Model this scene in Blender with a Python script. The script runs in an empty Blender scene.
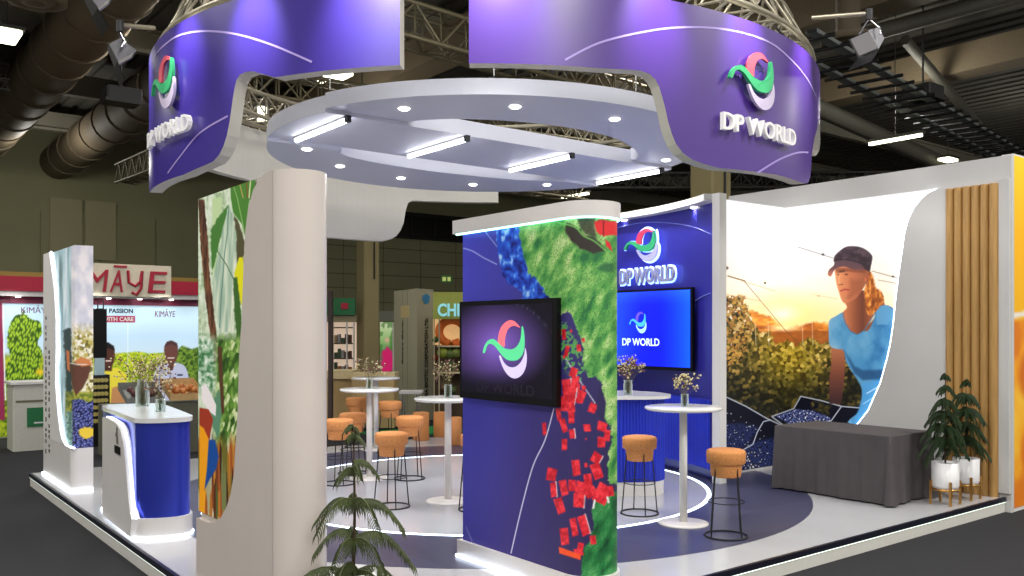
import bpy, bmesh, math, random
import numpy as np
from mathutils import Vector, Matrix
random.seed(7); rng = np.random.RandomState(11)
SC = bpy.context.scene; COL = SC.collection
PI = math.pi; sin = math.sin; cos = math.cos
# stand coordinates: corner of the stand, a runs along its front, b along its left side
OX, OY, CA, SA = -.991, 4.633, .7882, .6154
ROT = math.atan2(SA, CA); F = 880.0; H = 1.82
def W(a, b, z=0): return Vector((OX + CA*a - SA*b, OY + SA*a + CA*b, z))
def B(X, Y): return (CA*(X-OX) + SA*(Y-OY), -SA*(X-OX) + CA*(Y-OY))
def on_a(u, v, a0):     # photo point seen on the plane a = a0 -> (b, z)
    k = (u-512)/F; Y = (a0 + CA*OX + SA*OY)/(CA*k+SA); X = k*Y
    return B(X, Y)[1], H + (330-v)*Y/F
def on_b(u, v, b0):
    k = (u-512)/F; Y = (b0 - SA*OX + CA*OY)/(-SA*k+CA); X = k*Y
    return B(X, Y)[0], H + (330-v)*Y/F
def on_z(u, v, z=0):
    Y = (z-H)*F/(330-v); return B((u-512)/F*Y, Y)
def on_Y(u, v, Y):
    a, b = B((u-512)/F*Y, Y); return a, b, H + (330-v)*Y/F
def pxl(a, b, z):
    a = np.asarray(a, float); b = np.asarray(b, float); z = np.asarray(z, float)
    X = OX + CA*a - SA*b; Y = OY + SA*a + CA*b
    return 512 + F*X/Y, 330 - F*(z-H)/Y
def lin(c):
    c = np.asarray(c, float)/255.0
    return np.where(c <= .04045, c/12.92, ((c+.055)/1.055)**2.4)
# ---------------------------------------------------------------- materials
MATS = {}
def mat(name, rgb, rough=.5, metal=0, emit=0, ecol=None, spec=.5, noise=0, nscale=20, bump=0, coat=0, trans=0, stretch=None):
    if name in MATS: return MATS[name]
    m = bpy.data.materials.new(name); m.use_nodes = True; nt = m.node_tree; N = nt.nodes; L = nt.links
    p = N['Principled BSDF']; c = (*lin(rgb), 1)
    p.inputs['Base Color'].default_value = c; p.inputs['Roughness'].default_value = rough
    p.inputs['Metallic'].default_value = metal; p.inputs['Specular IOR Level'].default_value = spec
    p.inputs['Coat Weight'].default_value = coat; p.inputs['Coat Roughness'].default_value = .08
    p.inputs['Transmission Weight'].default_value = trans
    if emit:
        p.inputs['Emission Color'].default_value = (*lin(ecol or rgb), 1); p.inputs['Emission Strength'].default_value = emit
    if noise or bump:
        tc = N.new('ShaderNodeTexCoord'); mp = N.new('ShaderNodeMapping'); nz = N.new('ShaderNodeTexNoise')
        L.new(tc.outputs['Object'], mp.inputs[0]); L.new(mp.outputs[0], nz.inputs['Vector'])
        nz.inputs['Scale'].default_value = nscale; nz.inputs['Detail'].default_value = 5
        if stretch: mp.inputs['Scale'].default_value = stretch
        if noise:
            r = N.new('ShaderNodeValToRGB'); L.new(nz.outputs['Fac'], r.inputs[0])
            r.color_ramp.elements[0].position = .3; r.color_ramp.elements[1].position = .7
            r.color_ramp.elements[0].color = (*[x*(1-noise) for x in c[:3]], 1)
            r.color_ramp.elements[1].color = (*[min(1, x*(1+noise)) for x in c[:3]], 1)
            L.new(r.outputs[0], p.inputs['Base Color'])
        if bump:
            bp = N.new('ShaderNodeBump'); bp.inputs['Strength'].default_value = bump; bp.inputs['Distance'].default_value = .01
            L.new(nz.outputs['Fac'], bp.inputs['Height']); L.new(bp.outputs[0], p.inputs['Normal'])
    MATS[name] = m; return m
def printmat(name, rough=.5, emit=0, spec=.3, power=1):
    if name in MATS: return MATS[name]
    m = bpy.data.materials.new(name); m.use_nodes = True; nt = m.node_tree; N = nt.nodes; L = nt.links
    p = N['Principled BSDF']; at = N.new('ShaderNodeAttribute'); at.attribute_name = 'Col'
    L.new(at.outputs['Color'], p.inputs['Base Color']); p.inputs['Roughness'].default_value = rough
    p.inputs['Specular IOR Level'].default_value = spec
    if emit:
        L.new(at.outputs['Color'], p.inputs['Emission Color']); p.inputs['Emission Strength'].default_value = emit
    MATS[name] = m; return m
white = mat('white_laminate', (226, 222, 218), .28, noise=.02, nscale=3)
whitem = mat('white_paint', (222, 220, 216), .55, noise=.02, nscale=2)
grayw = mat('pale_grey_paint', (200, 199, 197), .6, noise=.02, nscale=2)
inner_w = mat('white_inner_lining', (204, 201, 190), .6, noise=.02, nscale=2)
soffit = mat('white_soffit_board', (205, 208, 222), .5, noise=.02, nscale=2)
black = mat('black_plastic', (10, 10, 11), .45, noise=.1, spec=.25)
blackm = mat('black_powder_coat', (22, 22, 24), .45, noise=.1)
led = mat('led_strip', (235, 245, 255), .5, emit=2.6, ecol=(225, 238, 255))
led_t = mat('led_strip_turquoise', (190, 250, 240), .5, emit=3, ecol=(170, 245, 235))
tube_e = mat('tube_light', (255, 255, 255), .5, emit=8, ecol=(250, 250, 255))
lamp_e = mat('lamp_lens', (255, 250, 240), .5, emit=8, ecol=(255, 250, 240))
housing_m = mat('silver_housing', (130, 130, 134), .38, metal=.8, noise=.1)
chrome = mat('polished_metal', (190, 192, 195), .2, metal=1, noise=.05)
truss_m = mat('truss_aluminium', (165, 158, 138), .4, metal=.6, noise=.08)
blue_lam = mat('blue_satin_laminate', (52, 66, 186), .3, noise=.05, nscale=2, metal=.55)
navy = mat('navy_laminate', (40, 38, 130), .4, noise=.04, nscale=2)
purple = mat('purple_print', (76, 42, 140), .34, noise=.05, nscale=.6, spec=.6, coat=.35)
purple.node_tree.nodes['Principled BSDF'].inputs['Coat Roughness'].default_value = .22
cork = mat('cork', (214, 142, 80), .75, noise=.16, nscale=60, bump=.3)
gold = mat('gold_metal', (200, 150, 80), .3, metal=.85, noise=.05)
potw = mat('white_ceramic', (235, 235, 235), .3, noise=.02)
cloth = mat('black_tablecloth', (72, 67, 68), .85, noise=.08, nscale=6, bump=.1)
leafd = mat('pine_needles', (40, 60, 28), .6, noise=.35, nscale=9)
bark = mat('bark', (70, 55, 38), .8, noise=.2)
def glassmat():
    m = bpy.data.materials.new('clear_glass'); m.use_nodes = True; N = m.node_tree.nodes; L = m.node_tree.links
    p = N['Principled BSDF']; p.inputs['Base Color'].default_value = (.8, .87, .85, 1); p.inputs['Roughness'].default_value = .05
    t = N.new('ShaderNodeBsdfTransparent'); t.inputs[0].default_value = (.85, .9, .88, 1); x = N.new('ShaderNodeMixShader'); fr = N.new('ShaderNodeLayerWeight'); fr.inputs[0].default_value = .35
    L.new(fr.outputs['Facing'], x.inputs[0]); L.new(t.outputs[0], x.inputs[1]); L.new(p.outputs[0], x.inputs[2])
    L.new(x.outputs[0], N['Material Output'].inputs[0]); return m
glass = glassmat()
# ---------------------------------------------------------------- mesh builder
class MB:
    def __init__(s): s.v = []; s.f = []; s.m = []; s.c = None; s.sm = []
    def add(s, vs, fs, mi=0, smooth=False):
        o = len(s.v); s.v += [tuple(map(float, p)) for p in vs]
        for f in fs: s.f.append([i+o for i in f]); s.m.append(mi); s.sm.append(smooth)
        return s
    def box(s, x0, x1, y0, y1, z0, z1, mi=0, bev=0):
        if bev:
            q = [(x0+bev, y0), (x1-bev, y0), (x1, y0+bev), (x1, y1-bev), (x1-bev, y1), (x0+bev, y1), (x0, y1-bev), (x0, y0+bev)]
            return s.prism(q, z0, z1, mi=mi)
        vs = [(x, y, z) for z in (z0, z1) for x, y in ((x0, y0), (x1, y0), (x1, y1), (x0, y1))]
        return s.add(vs, [(0, 3, 2, 1), (4, 5, 6, 7), (0, 1, 5, 4), (1, 2, 6, 5), (2, 3, 7, 6), (3, 0, 4, 7)], mi)
    def prism(s, poly, z0, z1, mi=0, fn=None, smooth=False):
        # fn maps (p, q, depth) to a point; default keeps (x, y, z)
        fn = fn or (lambda p, q, d: (p, q, d)); n = len(poly)
        ar = sum(poly[i][0]*poly[(i+1) % n][1]-poly[(i+1) % n][0]*poly[i][1] for i in range(n))
        if ar < 0: poly = poly[::-1]
        vs = [fn(p, q, z0) for p, q in poly] + [fn(p, q, z1) for p, q in poly]
        s.add(vs, [tuple(range(n))[::-1], tuple(range(n, 2*n))], mi)
        if smooth: s.add(vs, [])
        o = len(s.v)-2*n
        for i in range(n):
            j = (i+1) % n; s.f.append([o+i, o+j, o+n+j, o+n+i]); s.m.append(mi); s.sm.append(smooth)
        return s
    def tube(s, path, r, n=8, mi=0, closed=False, r2=None, caps=True):
        P = [Vector(p) for p in path]; m = len(P); rings = []
        up = None
        for i in range(m):
            if closed: t = P[(i+1) % m]-P[i-1]
            else: t = P[min(i+1, m-1)]-P[max(i-1, 0)]
            if t.length < 1e-9: t = Vector((0, 0, 1))
            t.normalize()
            if up is None: up = Vector((0, 0, 1)) if abs(t.z) < .9 else Vector((1, 0, 0))
            x = t.cross(up)
            if x.length < 1e-6: x = t.cross(Vector((1, .3, .2)))
            x.normalize(); y = x.cross(t); up = y if abs(t.z) > .3 else Vector((0, 0, 1)) if abs(t.z) < .9 else y
            rr = r if r2 is None else r+(r2-r)*i/(m-1)
            rings.append([P[i]+x*rr*cos(2*PI*k/n)+y*rr*sin(2*PI*k/n) for k in range(n)])
        vs = [p for R in rings for p in R]; fs = []
        for i in range(m if closed else m-1):
            j = (i+1) % m
            for k in range(n): fs.append((i*n+k, i*n+(k+1) % n, j*n+(k+1) % n, j*n+k))
        s.add(vs, fs, mi, True)
        if not closed and caps: s.add(rings[0], [tuple(range(n))], mi); s.add(rings[-1], [tuple(range(n))[::-1]], mi)
        return s
    def lathe(s, prof, c=(0, 0, 0), n=32, mi=0, caps=True, smooth=True):
        m = len(prof); vs = [(c[0]+r*cos(2*PI*k/n), c[1]+r*sin(2*PI*k/n), c[2]+z) for r, z in prof for k in range(n)]
        fs = [(i*n+k, i*n+(k+1) % n, (i+1)*n+(k+1) % n, (i+1)*n+k) for i in range(m-1) for k in range(n)]
        s.add(vs, fs, mi, smooth)
        if caps:
            o = len(s.v)-m*n
            if prof[0][0] > 1e-4: s.f.append([o+k for k in range(n)][::-1]); s.m.append(mi); s.sm.append(False)
            if prof[-1][0] > 1e-4: s.f.append([o+(m-1)*n+k for k in range(n)]); s.m.append(mi); s.sm.append(False)
        return s
    def grid(s, fn, ns, nt, mi=0, smooth=False):
        vs = [fn(i/ns, j/nt) for i in range(ns+1) for j in range(nt+1)]
        fs = [(i*(nt+1)+j, (i+1)*(nt+1)+j, (i+1)*(nt+1)+j+1, i*(nt+1)+j+1) for i in range(ns) for j in range(nt)]
        return s.add(vs, fs, mi, smooth)
    def ball(s, c, r, n=8, mi=0, sq=1):
        pr = [(r*sin(PI*i/n) if 0 < i < n else 1e-5, -r*sq*cos(PI*i/n)) for i in range(n+1)]
        return s.lathe(pr, c, n+2, mi, caps=False)
    def merge(s, o, fn=None):
        off = len(s.v); s.v += [tuple(fn(*p)) if fn else p for p in o.v]
        for f, m, t in zip(o.f, o.m, o.sm): s.f.append([i+off for i in f]); s.m.append(m); s.sm.append(t)
        return s
    def build(s, name, mats, parent=None, org=None, fixn=False):
        if not isinstance(mats, (list, tuple)): mats = [mats]
        if parent is not None: o = ORG[parent.name]
        elif org is not None: o = org
        else:
            A = np.array(s.v); o = ((A[:, 0].min()+A[:, 0].max())/2, (A[:, 1].min()+A[:, 1].max())/2, A[:, 2].min())
        me = bpy.data.meshes.new(name)
        me.from_pydata([(x-o[0], y-o[1], z-o[2]) for x, y, z in s.v], [], s.f)
        for m in mats: me.materials.append(m)
        me.polygons.foreach_set('material_index', s.m); me.polygons.foreach_set('use_smooth', s.sm)
        if s.c is not None:
            at = me.color_attributes.new('Col', 'FLOAT_COLOR', 'POINT')
            at.data.foreach_set('color', np.c_[s.c, np.ones(len(s.c))].astype('f').ravel())
        me.validate(); me.update()
        if fixn:
            bm = bmesh.new(); bm.from_mesh(me); bmesh.ops.recalc_face_normals(bm, faces=bm.faces); bm.to_mesh(me); bm.free()
        ob = bpy.data.objects.new(name, me); COL.objects.link(ob); ORG[ob.name] = o
        if parent is not None: ob.parent = parent
        else: ob.location = W(*o); ob.rotation_euler.z = ROT
        return ob
ORG = {}
def tag(o, label, cat, group=None, kind=None):
    if label: o['label'] = label
    if cat: o['category'] = cat
    if group: o['group'] = group
    if kind: o['kind'] = kind
    return o
def thing(name, org, label, cat, group=None):
    o = bpy.data.objects.new(name, None); COL.objects.link(o); o.empty_display_size = .2
    o.location = W(*org); o.rotation_euler.z = ROT; ORG[o.name] = org
    return tag(o, label, cat, group)
def struct(o): o['kind'] = 'structure'; return o
KIDS = {}
def copy_tree(o, org=None, parent=None, label=None, group=None, rz=0):
    c = o.copy(); COL.objects.link(c); ORG[c.name] = ORG[o.name]
    if parent: c.parent = parent
    if org is not None: c.location = W(*org); c.rotation_euler.z = ROT+rz; ORG[c.name] = org
    if label: c['label'] = label
    if group: c['group'] = group
    for ch in [x for x in COL.objects if x.parent == o]: copy_tree(ch, parent=c)
    return c
# text ------------------------------------------------------------
TX = {}
def text_polys(txt, w, h, depth, bold=0, narrow=False):
    """letters as a solid, box w by h centred on 0,0 (x right, y up), z 0..depth -> (verts, faces)"""
    key = (txt, bold)
    if key not in TX:
        cu = bpy.data.curves.new('t', 'FONT'); cu.body = txt; cu.size = 1; cu.extrude = .05; cu.offset = bold; cu.resolution_u = 3
        ob = bpy.data.objects.new('t', cu); COL.objects.link(ob)
        dg = bpy.context.evaluated_depsgraph_get(); me = bpy.data.meshes.new_from_object(ob.evaluated_get(dg))
        TX[key] = ([tuple(v.co) for v in me.vertices], [tuple(p.vertices) for p in me.polygons])
        bpy.data.objects.remove(ob); bpy.data.curves.remove(cu); bpy.data.meshes.remove(me)
    vs, fs = TX[key]; A = np.array(vs); mn = A.min(0); mx = A.max(0)
    A = (A-mn)/np.maximum(mx-mn, 1e-6); A[:, 0] = (A[:, 0]-.5)*w; A[:, 1] = (A[:, 1]-.5)*h; A[:, 2] *= depth
    return A.tolist(), fs
def put_text(mb, txt, w, h, depth, fn, bold=0, mi=0):
    vs, fs = text_polys(txt, w, h, depth, bold); mb.add([fn(*p) for p in vs], fs, mi); return mb
# painting printed pictures -------------------------------------------------
def hsh(ix, iy, s=0):
    x = np.sin(ix*127.1+iy*311.7+s*74.7)*43758.5453; return x-np.floor(x)
def vnoise(x, y, s=0):
    ix = np.floor(x); iy = np.floor(y); fx = x-ix; fy = y-iy; fx = fx*fx*(3-2*fx); fy = fy*fy*(3-2*fy)
    return (hsh(ix, iy, s)*(1-fx)+hsh(ix+1, iy, s)*fx)*(1-fy)+(hsh(ix, iy+1, s)*(1-fx)+hsh(ix+1, iy+1, s)*fx)*fy
def fbm(x, y, s=0, o=3):
    r = 0; a = .5; t = 0
    for i in range(o): r = r+a*vnoise(x*2**i, y*2**i, s+i); t += a; a *= .5
    return r/t
def cells(x, y, s=0):
    ix = np.floor(x); iy = np.floor(y); best = np.full(x.shape, 9.); idv = np.zeros(x.shape)
    for dx in (-1, 0, 1):
        for dy in (-1, 0, 1):
            cx = ix+dx; cy = iy+dy; px = cx+hsh(cx, cy, s+1); py = cy+hsh(cx, cy, s+2); d = np.hypot(x-px, y-py)
            q = d < best; best = np.where(q, d, best); idv = np.where(q, hsh(cx, cy, s+3), idv)
    return best, idv
class Paint:
    def __init__(s, u, v): s.u = np.asarray(u, float); s.v = np.asarray(v, float); s.c = np.zeros((len(s.u), 3))
    def col(s, c): return np.asarray(c, float) if np.ndim(c) > 1 else np.broadcast_to(np.asarray(c, float), s.c.shape)
    def mix(s, m, c): m = np.asarray(m)[:, None]; s.c = s.c*(1-m)+s.col(c)*m
    def sd(s, pts):
        P = np.array(pts, float); ins = np.zeros(s.u.shape, bool); d = np.full(s.u.shape, 1e9)
        for i in range(len(P)):
            (x1, y1), (x2, y2) = P[i-1], P[i]
            if y1 != y2:
                q = ((y1 > s.v) != (y2 > s.v)) & (s.u < (x2-x1)*(s.v-y1)/(y2-y1)+x1); ins ^= q
            L = (x2-x1)**2+(y2-y1)**2+1e-9; t = np.clip(((s.u-x1)*(x2-x1)+(s.v-y1)*(y2-y1))/L, 0, 1)
            d = np.minimum(d, np.hypot(s.u-x1-t*(x2-x1), s.v-y1-t*(y2-y1)))
        return np.where(ins, d, -d)
    def mask(s, pts, soft=.8, wob=0, ws=.3):
        d = s.sd(pts)
        if wob: d = d+wob*(fbm(s.u*ws, s.v*ws, 5)-.5)*2
        return np.clip(.5+d/soft, 0, 1)
    def poly(s, pts, c, soft=.8, alpha=1, wob=0, ws=.3): s.mix(s.mask(pts, soft, wob, ws)*alpha, c)
    def line(s, pts, w, c, alpha=1):
        d = np.full(s.u.shape, 1e9)
        for (x1, y1), (x2, y2) in zip(pts[:-1], pts[1:]):
            L = (x2-x1)**2+(y2-y1)**2+1e-9; t = np.clip(((s.u-x1)*(x2-x1)+(s.v-y1)*(y2-y1))/L, 0, 1)
            d = np.minimum(d, np.hypot(s.u-x1-t*(x2-x1), s.v-y1-t*(y2-y1)))
        s.mix(np.clip(.5+(w/2-d)/.7, 0, 1)*alpha, c)
    def blob(s, x, y, rx, ry, c, soft=.5, alpha=1):
        d = np.hypot((s.u-x)/rx, (s.v-y)/ry); s.mix(np.clip((1-d)/soft+.0, 0, 1)*alpha, c)
def ramp(t, stops):
    t = np.asarray(t); xs = [a for a, _ in stops]; return np.stack([np.interp(t, xs, [c[k] for _, c in stops]) for k in range(3)], 1)
def zz(pts, s, ox, oy): return [(ox+x/s, oy+y/s) for x, y in pts]
def smooth_poly(pts, n=6, closed=True):
    P = [np.array(p, float) for p in pts]; N = len(P); out = []
    for i in range(N if closed else N-1):
        p0 = P[(i-1) % N] if closed or i > 0 else P[0]; p1 = P[i]; p2 = P[(i+1) % N]; p3 = P[(i+2) % N] if closed or i+2 < N else P[-1]
        for k in range(n):
            t = k/n; out.append(tuple(.5*((2*p1)+(-p0+p2)*t+(2*p0-5*p1+4*p2-p3)*t*t+(-p0+3*p1-3*p2+p3)*t**3)))
    if not closed: out.append(tuple(P[-1]))
    return out
def catt(pts, n=6): return smooth_poly(pts, n, False)
def print_grid(name, fn, ns, nt, painter, m, parent, uvfn=None):
    mb = MB().grid(fn, ns, nt); A = np.array(mb.v)
    u, v = pxl(A[:, 0], A[:, 1], A[:, 2]) if uvfn is None else uvfn(A)
    P = Paint(u, v); painter(P); mb.c = lin(np.clip(P.c, 0, 255)); return mb.build(name, m, parent)
WORLD = .5; HB = 1.7; HL = .2; FS = 3.3; DL = .75; MU = .35; EXPO = .5
# ================================================================ stand platform
CC = (4.05, 4.03)
def arc(r, t0=0, t1=2*PI, n=96, c=CC): return [(c[0]+r*cos(t0+(t1-t0)*i/n), c[1]+r*sin(t0+(t1-t0)*i/n)) for i in range(n+1)]
def ring_flat(mb, r0, r1, z, n=128, mi=0, c=CC):
    A = arc(r0, n=n, c=c)[:-1]; Bq = arc(r1, n=n, c=c)[:-1]
    return mb.add([(x, y, z) for x, y in A]+[(x, y, z) for x, y in Bq], [(i, (i+1) % n, n+(i+1) % n, n+i)[::-1] for i in range(n)], mi)
def slate_mat():
    m = mat('slate_floor_tiles', (66, 67, 92), .3, noise=.12, nscale=1.5); nt = m.node_tree; N = nt.nodes; L = nt.links
    br = N.new('ShaderNodeTexBrick'); tc = N.new('ShaderNodeTexCoord'); L.new(tc.outputs['Object'], br.inputs['Vector'])
    br.inputs['Scale'].default_value = 1; br.inputs['Brick Width'].default_value = 1.2; br.inputs['Row Height'].default_value = .6
    br.inputs['Mortar Size'].default_value = .003; br.offset = .5
    br.inputs['Color1'].default_value = (*lin((64, 65, 92)), 1); br.inputs['Color2'].default_value = (*lin((76, 77, 104)), 1); br.inputs['Mortar'].default_value = (*lin((98, 100, 124)), 1)
    mx = N.new('ShaderNodeMix'); mx.data_type = 'RGBA'; mx.inputs[0].default_value = .35
    rp = [n for n in N if n.type == 'VALTORGB'][0]; L.new(br.outputs[0], mx.inputs[6]); L.new(rp.outputs[0], mx.inputs[7])
    L.new(mx.outputs[2], N['Principled BSDF'].inputs['Base Color']); return m
slate = slate_mat()
floor_w = mat('glossy_white_flooring', (192, 192, 195), .13, noise=.03, nscale=1.5)
floor_c = mat('glossy_pale_grey_flooring', (178, 179, 187), .12, noise=.04, nscale=1.2)
skirt_m = mat('cream_skirting', (214, 212, 204), .5, noise=.03)
PA, PB, CZ = 8.05, 8.32, -.16
plat = thing('exhibition_platform', (4.05, 4.2, CZ), 'raised glossy white stand floor with round slate ring and glowing light circle', 'platform')
MB().box(0, PA, 0, PB, -.1, 0).build('deck', floor_w, plat)
m = MB(); ring_flat(m, 2.55, 3.6, .002); m.build('slate_ring', slate, plat)
m = MB(); C0 = arc(2.5, n=96)[:-1]; m.add([(x, y, .0025) for x, y in C0], [tuple(range(96))]); m.build('centre_floor', floor_c, plat)
m = MB(); ring_flat(m, 2.505, 2.545, .004); m.build('light_ring', mat('floor_led', (235, 245, 255), .5, emit=4, ecol=(215, 235, 255)), plat)
m = MB()
m.box(-.03, PA, -.03, 0, -.045, .004); m.box(-.03, 0, 0, PB, -.045, .004)
m.build('edge_trim', mat('black_edge_trim', (16, 18, 34), .3, noise=.1), plat)
m = MB(); m.box(.0, PA, -.0, .02, CZ, -.1); m.box(-.0, .02, 0.02, PB, CZ, -.1); m.box(0.02, PA, PB-.02, PB, CZ, -.1); m.box(PA-.02, PA, .02, PB-.02, CZ, -.1)
m.box(-.015, PA, -.015, 0, CZ, -.06); m.box(-.015, 0, 0, PB, CZ, -.06)
m.build('skirting', skirt_m, plat)
m = MB(); m.box(-.024, PA, -.024, -.016, -.055, -.046); m.box(-.024, -.016, -.016, PB, -.055, -.046)
m.build('edge_light', mat('edge_led', (240, 250, 240), .5, emit=1.1, ecol=(235, 250, 235)), plat)
def slab_outline(a0, a1, bn, b1, r, n=14):
    ac = (a0+a1)/2
    pts = [(a0, b1)] + [(ac-r*cos(PI*i/n), bn+r-r*sin(PI*i/n)) for i in range(n+1)] + [(a1, b1)]
    return pts
def led_path(mb, pts, r=.009, mi=0): return mb.tube(pts, r, 6, mi)
# ================================================================ big pillar at the front left
def paint_leaf(P):
    u, v = P.u, P.v
    st = fbm(u*.55, v*.05, 3); n2 = fbm(u*.35, v*.35, 8)
    P.c[:] = ramp(st*.6+n2*.4, [(.2, (130, 160, 110)), (.5, (206, 220, 192)), (.8, (236, 240, 226))])
    Z = lambda p: zz(p, 3.386, 190, 180)
    P.poly(Z([(75, 60), (110, 60), (100, 200), (90, 330), (78, 340)]), (190, 214, 160), 2)
    P.poly(Z([(70, 170), (100, 120), (130, 85), (118, 150), (95, 230), (74, 320)]), (70, 124, 52), 1, wob=1)
    P.poly(Z([(135, -10), (215, -30), (250, 30), (200, 70), (186, 190), (176, 150), (146, 110), (138, 60)]), (72, 128, 46), 1)
    P.line(Z([(140, 0), (160, 60), (183, 170)]), .8, (150, 190, 110))
    P.line(Z([(165, 0), (180, 60)]), 1.0, (190, 160, 90)); P.line(Z([(190, 0), (195, 60)]), 1.6, (120, 90, 40)); P.line(Z([(205, 0), (200, 60)]), 1.2, (220, 220, 170))
    P.poly(Z([(132, 88), (146, 120), (156, 200), (160, 330), (150, 420), (152, 510), (100, 520), (76, 400), (78, 330), (96, 250), (112, 160)]),
           ramp(fbm(u*.5+v*.02, v*.03, 21), [(.25, (152, 180, 158)), (.55, (200, 214, 190)), (.8, (228, 232, 208))]), 1.2, wob=.6)
    P.line(Z([(132, 90), (126, 180), (116, 260), (106, 400), (100, 500)]), .9, (88, 130, 116)); P.line(Z([(92, 240), (125, 290), (150, 340)]), .9, (70, 110, 70))
    P.poly(Z([(148, 118), (168, 150), (186, 210), (180, 300), (160, 300), (158, 200)]), (82, 78, 50), 1.2, wob=1)
    P.poly(Z([(150, 316), (166, 262), (180, 262), (182, 330), (176, 425), (160, 380)]), (226, 220, 28), .9)
    P.poly(Z([(146, 330), (158, 330), (172, 430), (176, 540), (160, 560), (150, 440)]), (60, 100, 40), 1.3, wob=1)
    P.poly(Z([(28, 64), (48, 66), (60, 200), (68, 330), (85, 480), (100, 620), (80, 620), (52, 400), (34, 200)]), ramp(fbm(u*.9, v*.08, 4), [(.3, (52, 30, 22)), (.7, (128, 84, 54))]), .9, wob=.8)
    low = np.clip((v-332)/10, 0, 1)
    bd, bi = cells(u*.3+v*.12, v*.1-u*.06, 9); bi = bi*.6+.4*fbm(u*.5, v*.2, 61)
    P.mix(low*np.clip((u-212)/6, 0, 1), ramp(bi, [(0, (22, 42, 16)), (.35, (62, 104, 34)), (.6, (112, 156, 62)), (.8, (214, 224, 170)), (1, (236, 240, 214))]))
    P.mix(low*np.clip(1-(u-212)/6, 0, 1)*np.clip((395-v)/8, 0, 1), ramp(n2, [(.25, (60, 120, 70)), (.55, (170, 200, 170)), (.8, (236, 242, 232))]))
    Y = lambda p: zz(p, 3.2, 190, 350)
    P.poly(Y([(88, -10), (102, -10), (104, 60), (110, 200), (100, 210), (92, 60)]), (86, 56, 36), .9)
    low2 = np.clip((v-428-10*fbm(u*.4, v*0, 3))/16, 0, 1); d2, i2 = cells(u*.5, v*.025, 2)
    P.mix(low2, ramp(i2, [(0, (44, 26, 16)), (.35, (150, 76, 34)), (.6, (206, 130, 46)), (.8, (82, 96, 42)), (1, (214, 200, 170))]))
    P.poly(Y([(60, 190), (95, 120), (100, 200), (92, 290), (74, 250)]), (92, 140, 110), 1.2, wob=1)
    P.poly(Y([(36, 116), (50, 106), (62, 130), (84, 176), (82, 212), (60, 196), (38, 160)]), (240, 232, 232), .8)
    P.poly(Y([(30, 184), (60, 190), (74, 222), (62, 290), (30, 262)]), (160, 54, 34), .8)
    P.poly(Y([(30, 240), (44, 250), (62, 290), (54, 400), (44, 560), (30, 560)]), (240, 160, 22), .8)
    P.poly(Y([(60, 286), (80, 288), (92, 340), (84, 380), (60, 420), (46, 450), (54, 380)]), (20, 74, 150), .8)
PIL = thing('display_pillar', (.22, 1.4, 0), 'tall white pillar with rounded end and leaf photograph, nearest the camera', 'pillar', )
TOPZ = 2.78; pil_m = mat('warm_white_lacquer', (216, 206, 198), .25, noise=.02, nscale=3)
body = slab_outline(.05, .39, .63, 2.25, .17, 32)
body[0] = (.09, 2.17); body.insert(1, (.09, .82))
MB().prism(body, 0, TOPZ, smooth=True).build('pillar_body', pil_m, PIL)
edge = [(269, 171), (263, 175), (258, 181), (252.8, 190.5), (248, 210), (245, 232), (243.3, 271), (241.7, 320), (239.4, 350), (237.5, 412.5), (233.7, 475), (230.6, 494), (226.5, 507), (221, 517), (215, 522.5), (207, 522.5), (196.7, 518)]
ebz = [on_a(u, v, .05) for u, v in edge]; ebz[-1] = (2.17, ebz[-1][1]); ebz[0] = (ebz[0][0], TOPZ)
cov = ebz+[(2.17, 0), (.8, 0), (.8, TOPZ)]
MB().prism(cov, .05, .089, fn=lambda p, q, d: (d, p, q)).build('cover_panel', pil_m, PIL, fixn=True)
print_grid('leaf_graphic', lambda s, t: (.084, 1.15+1.08*s, .5+(TOPZ-.5-.002)*t), 150, 330, paint_leaf, printmat('backlit_fabric_print', .55, emit=.18), PIL)
m = MB(); led_path(m, [(.1, b+.03, z+.02) for b, z in ebz[8:]], .008); m.build('edge_led', led, PIL)
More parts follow.
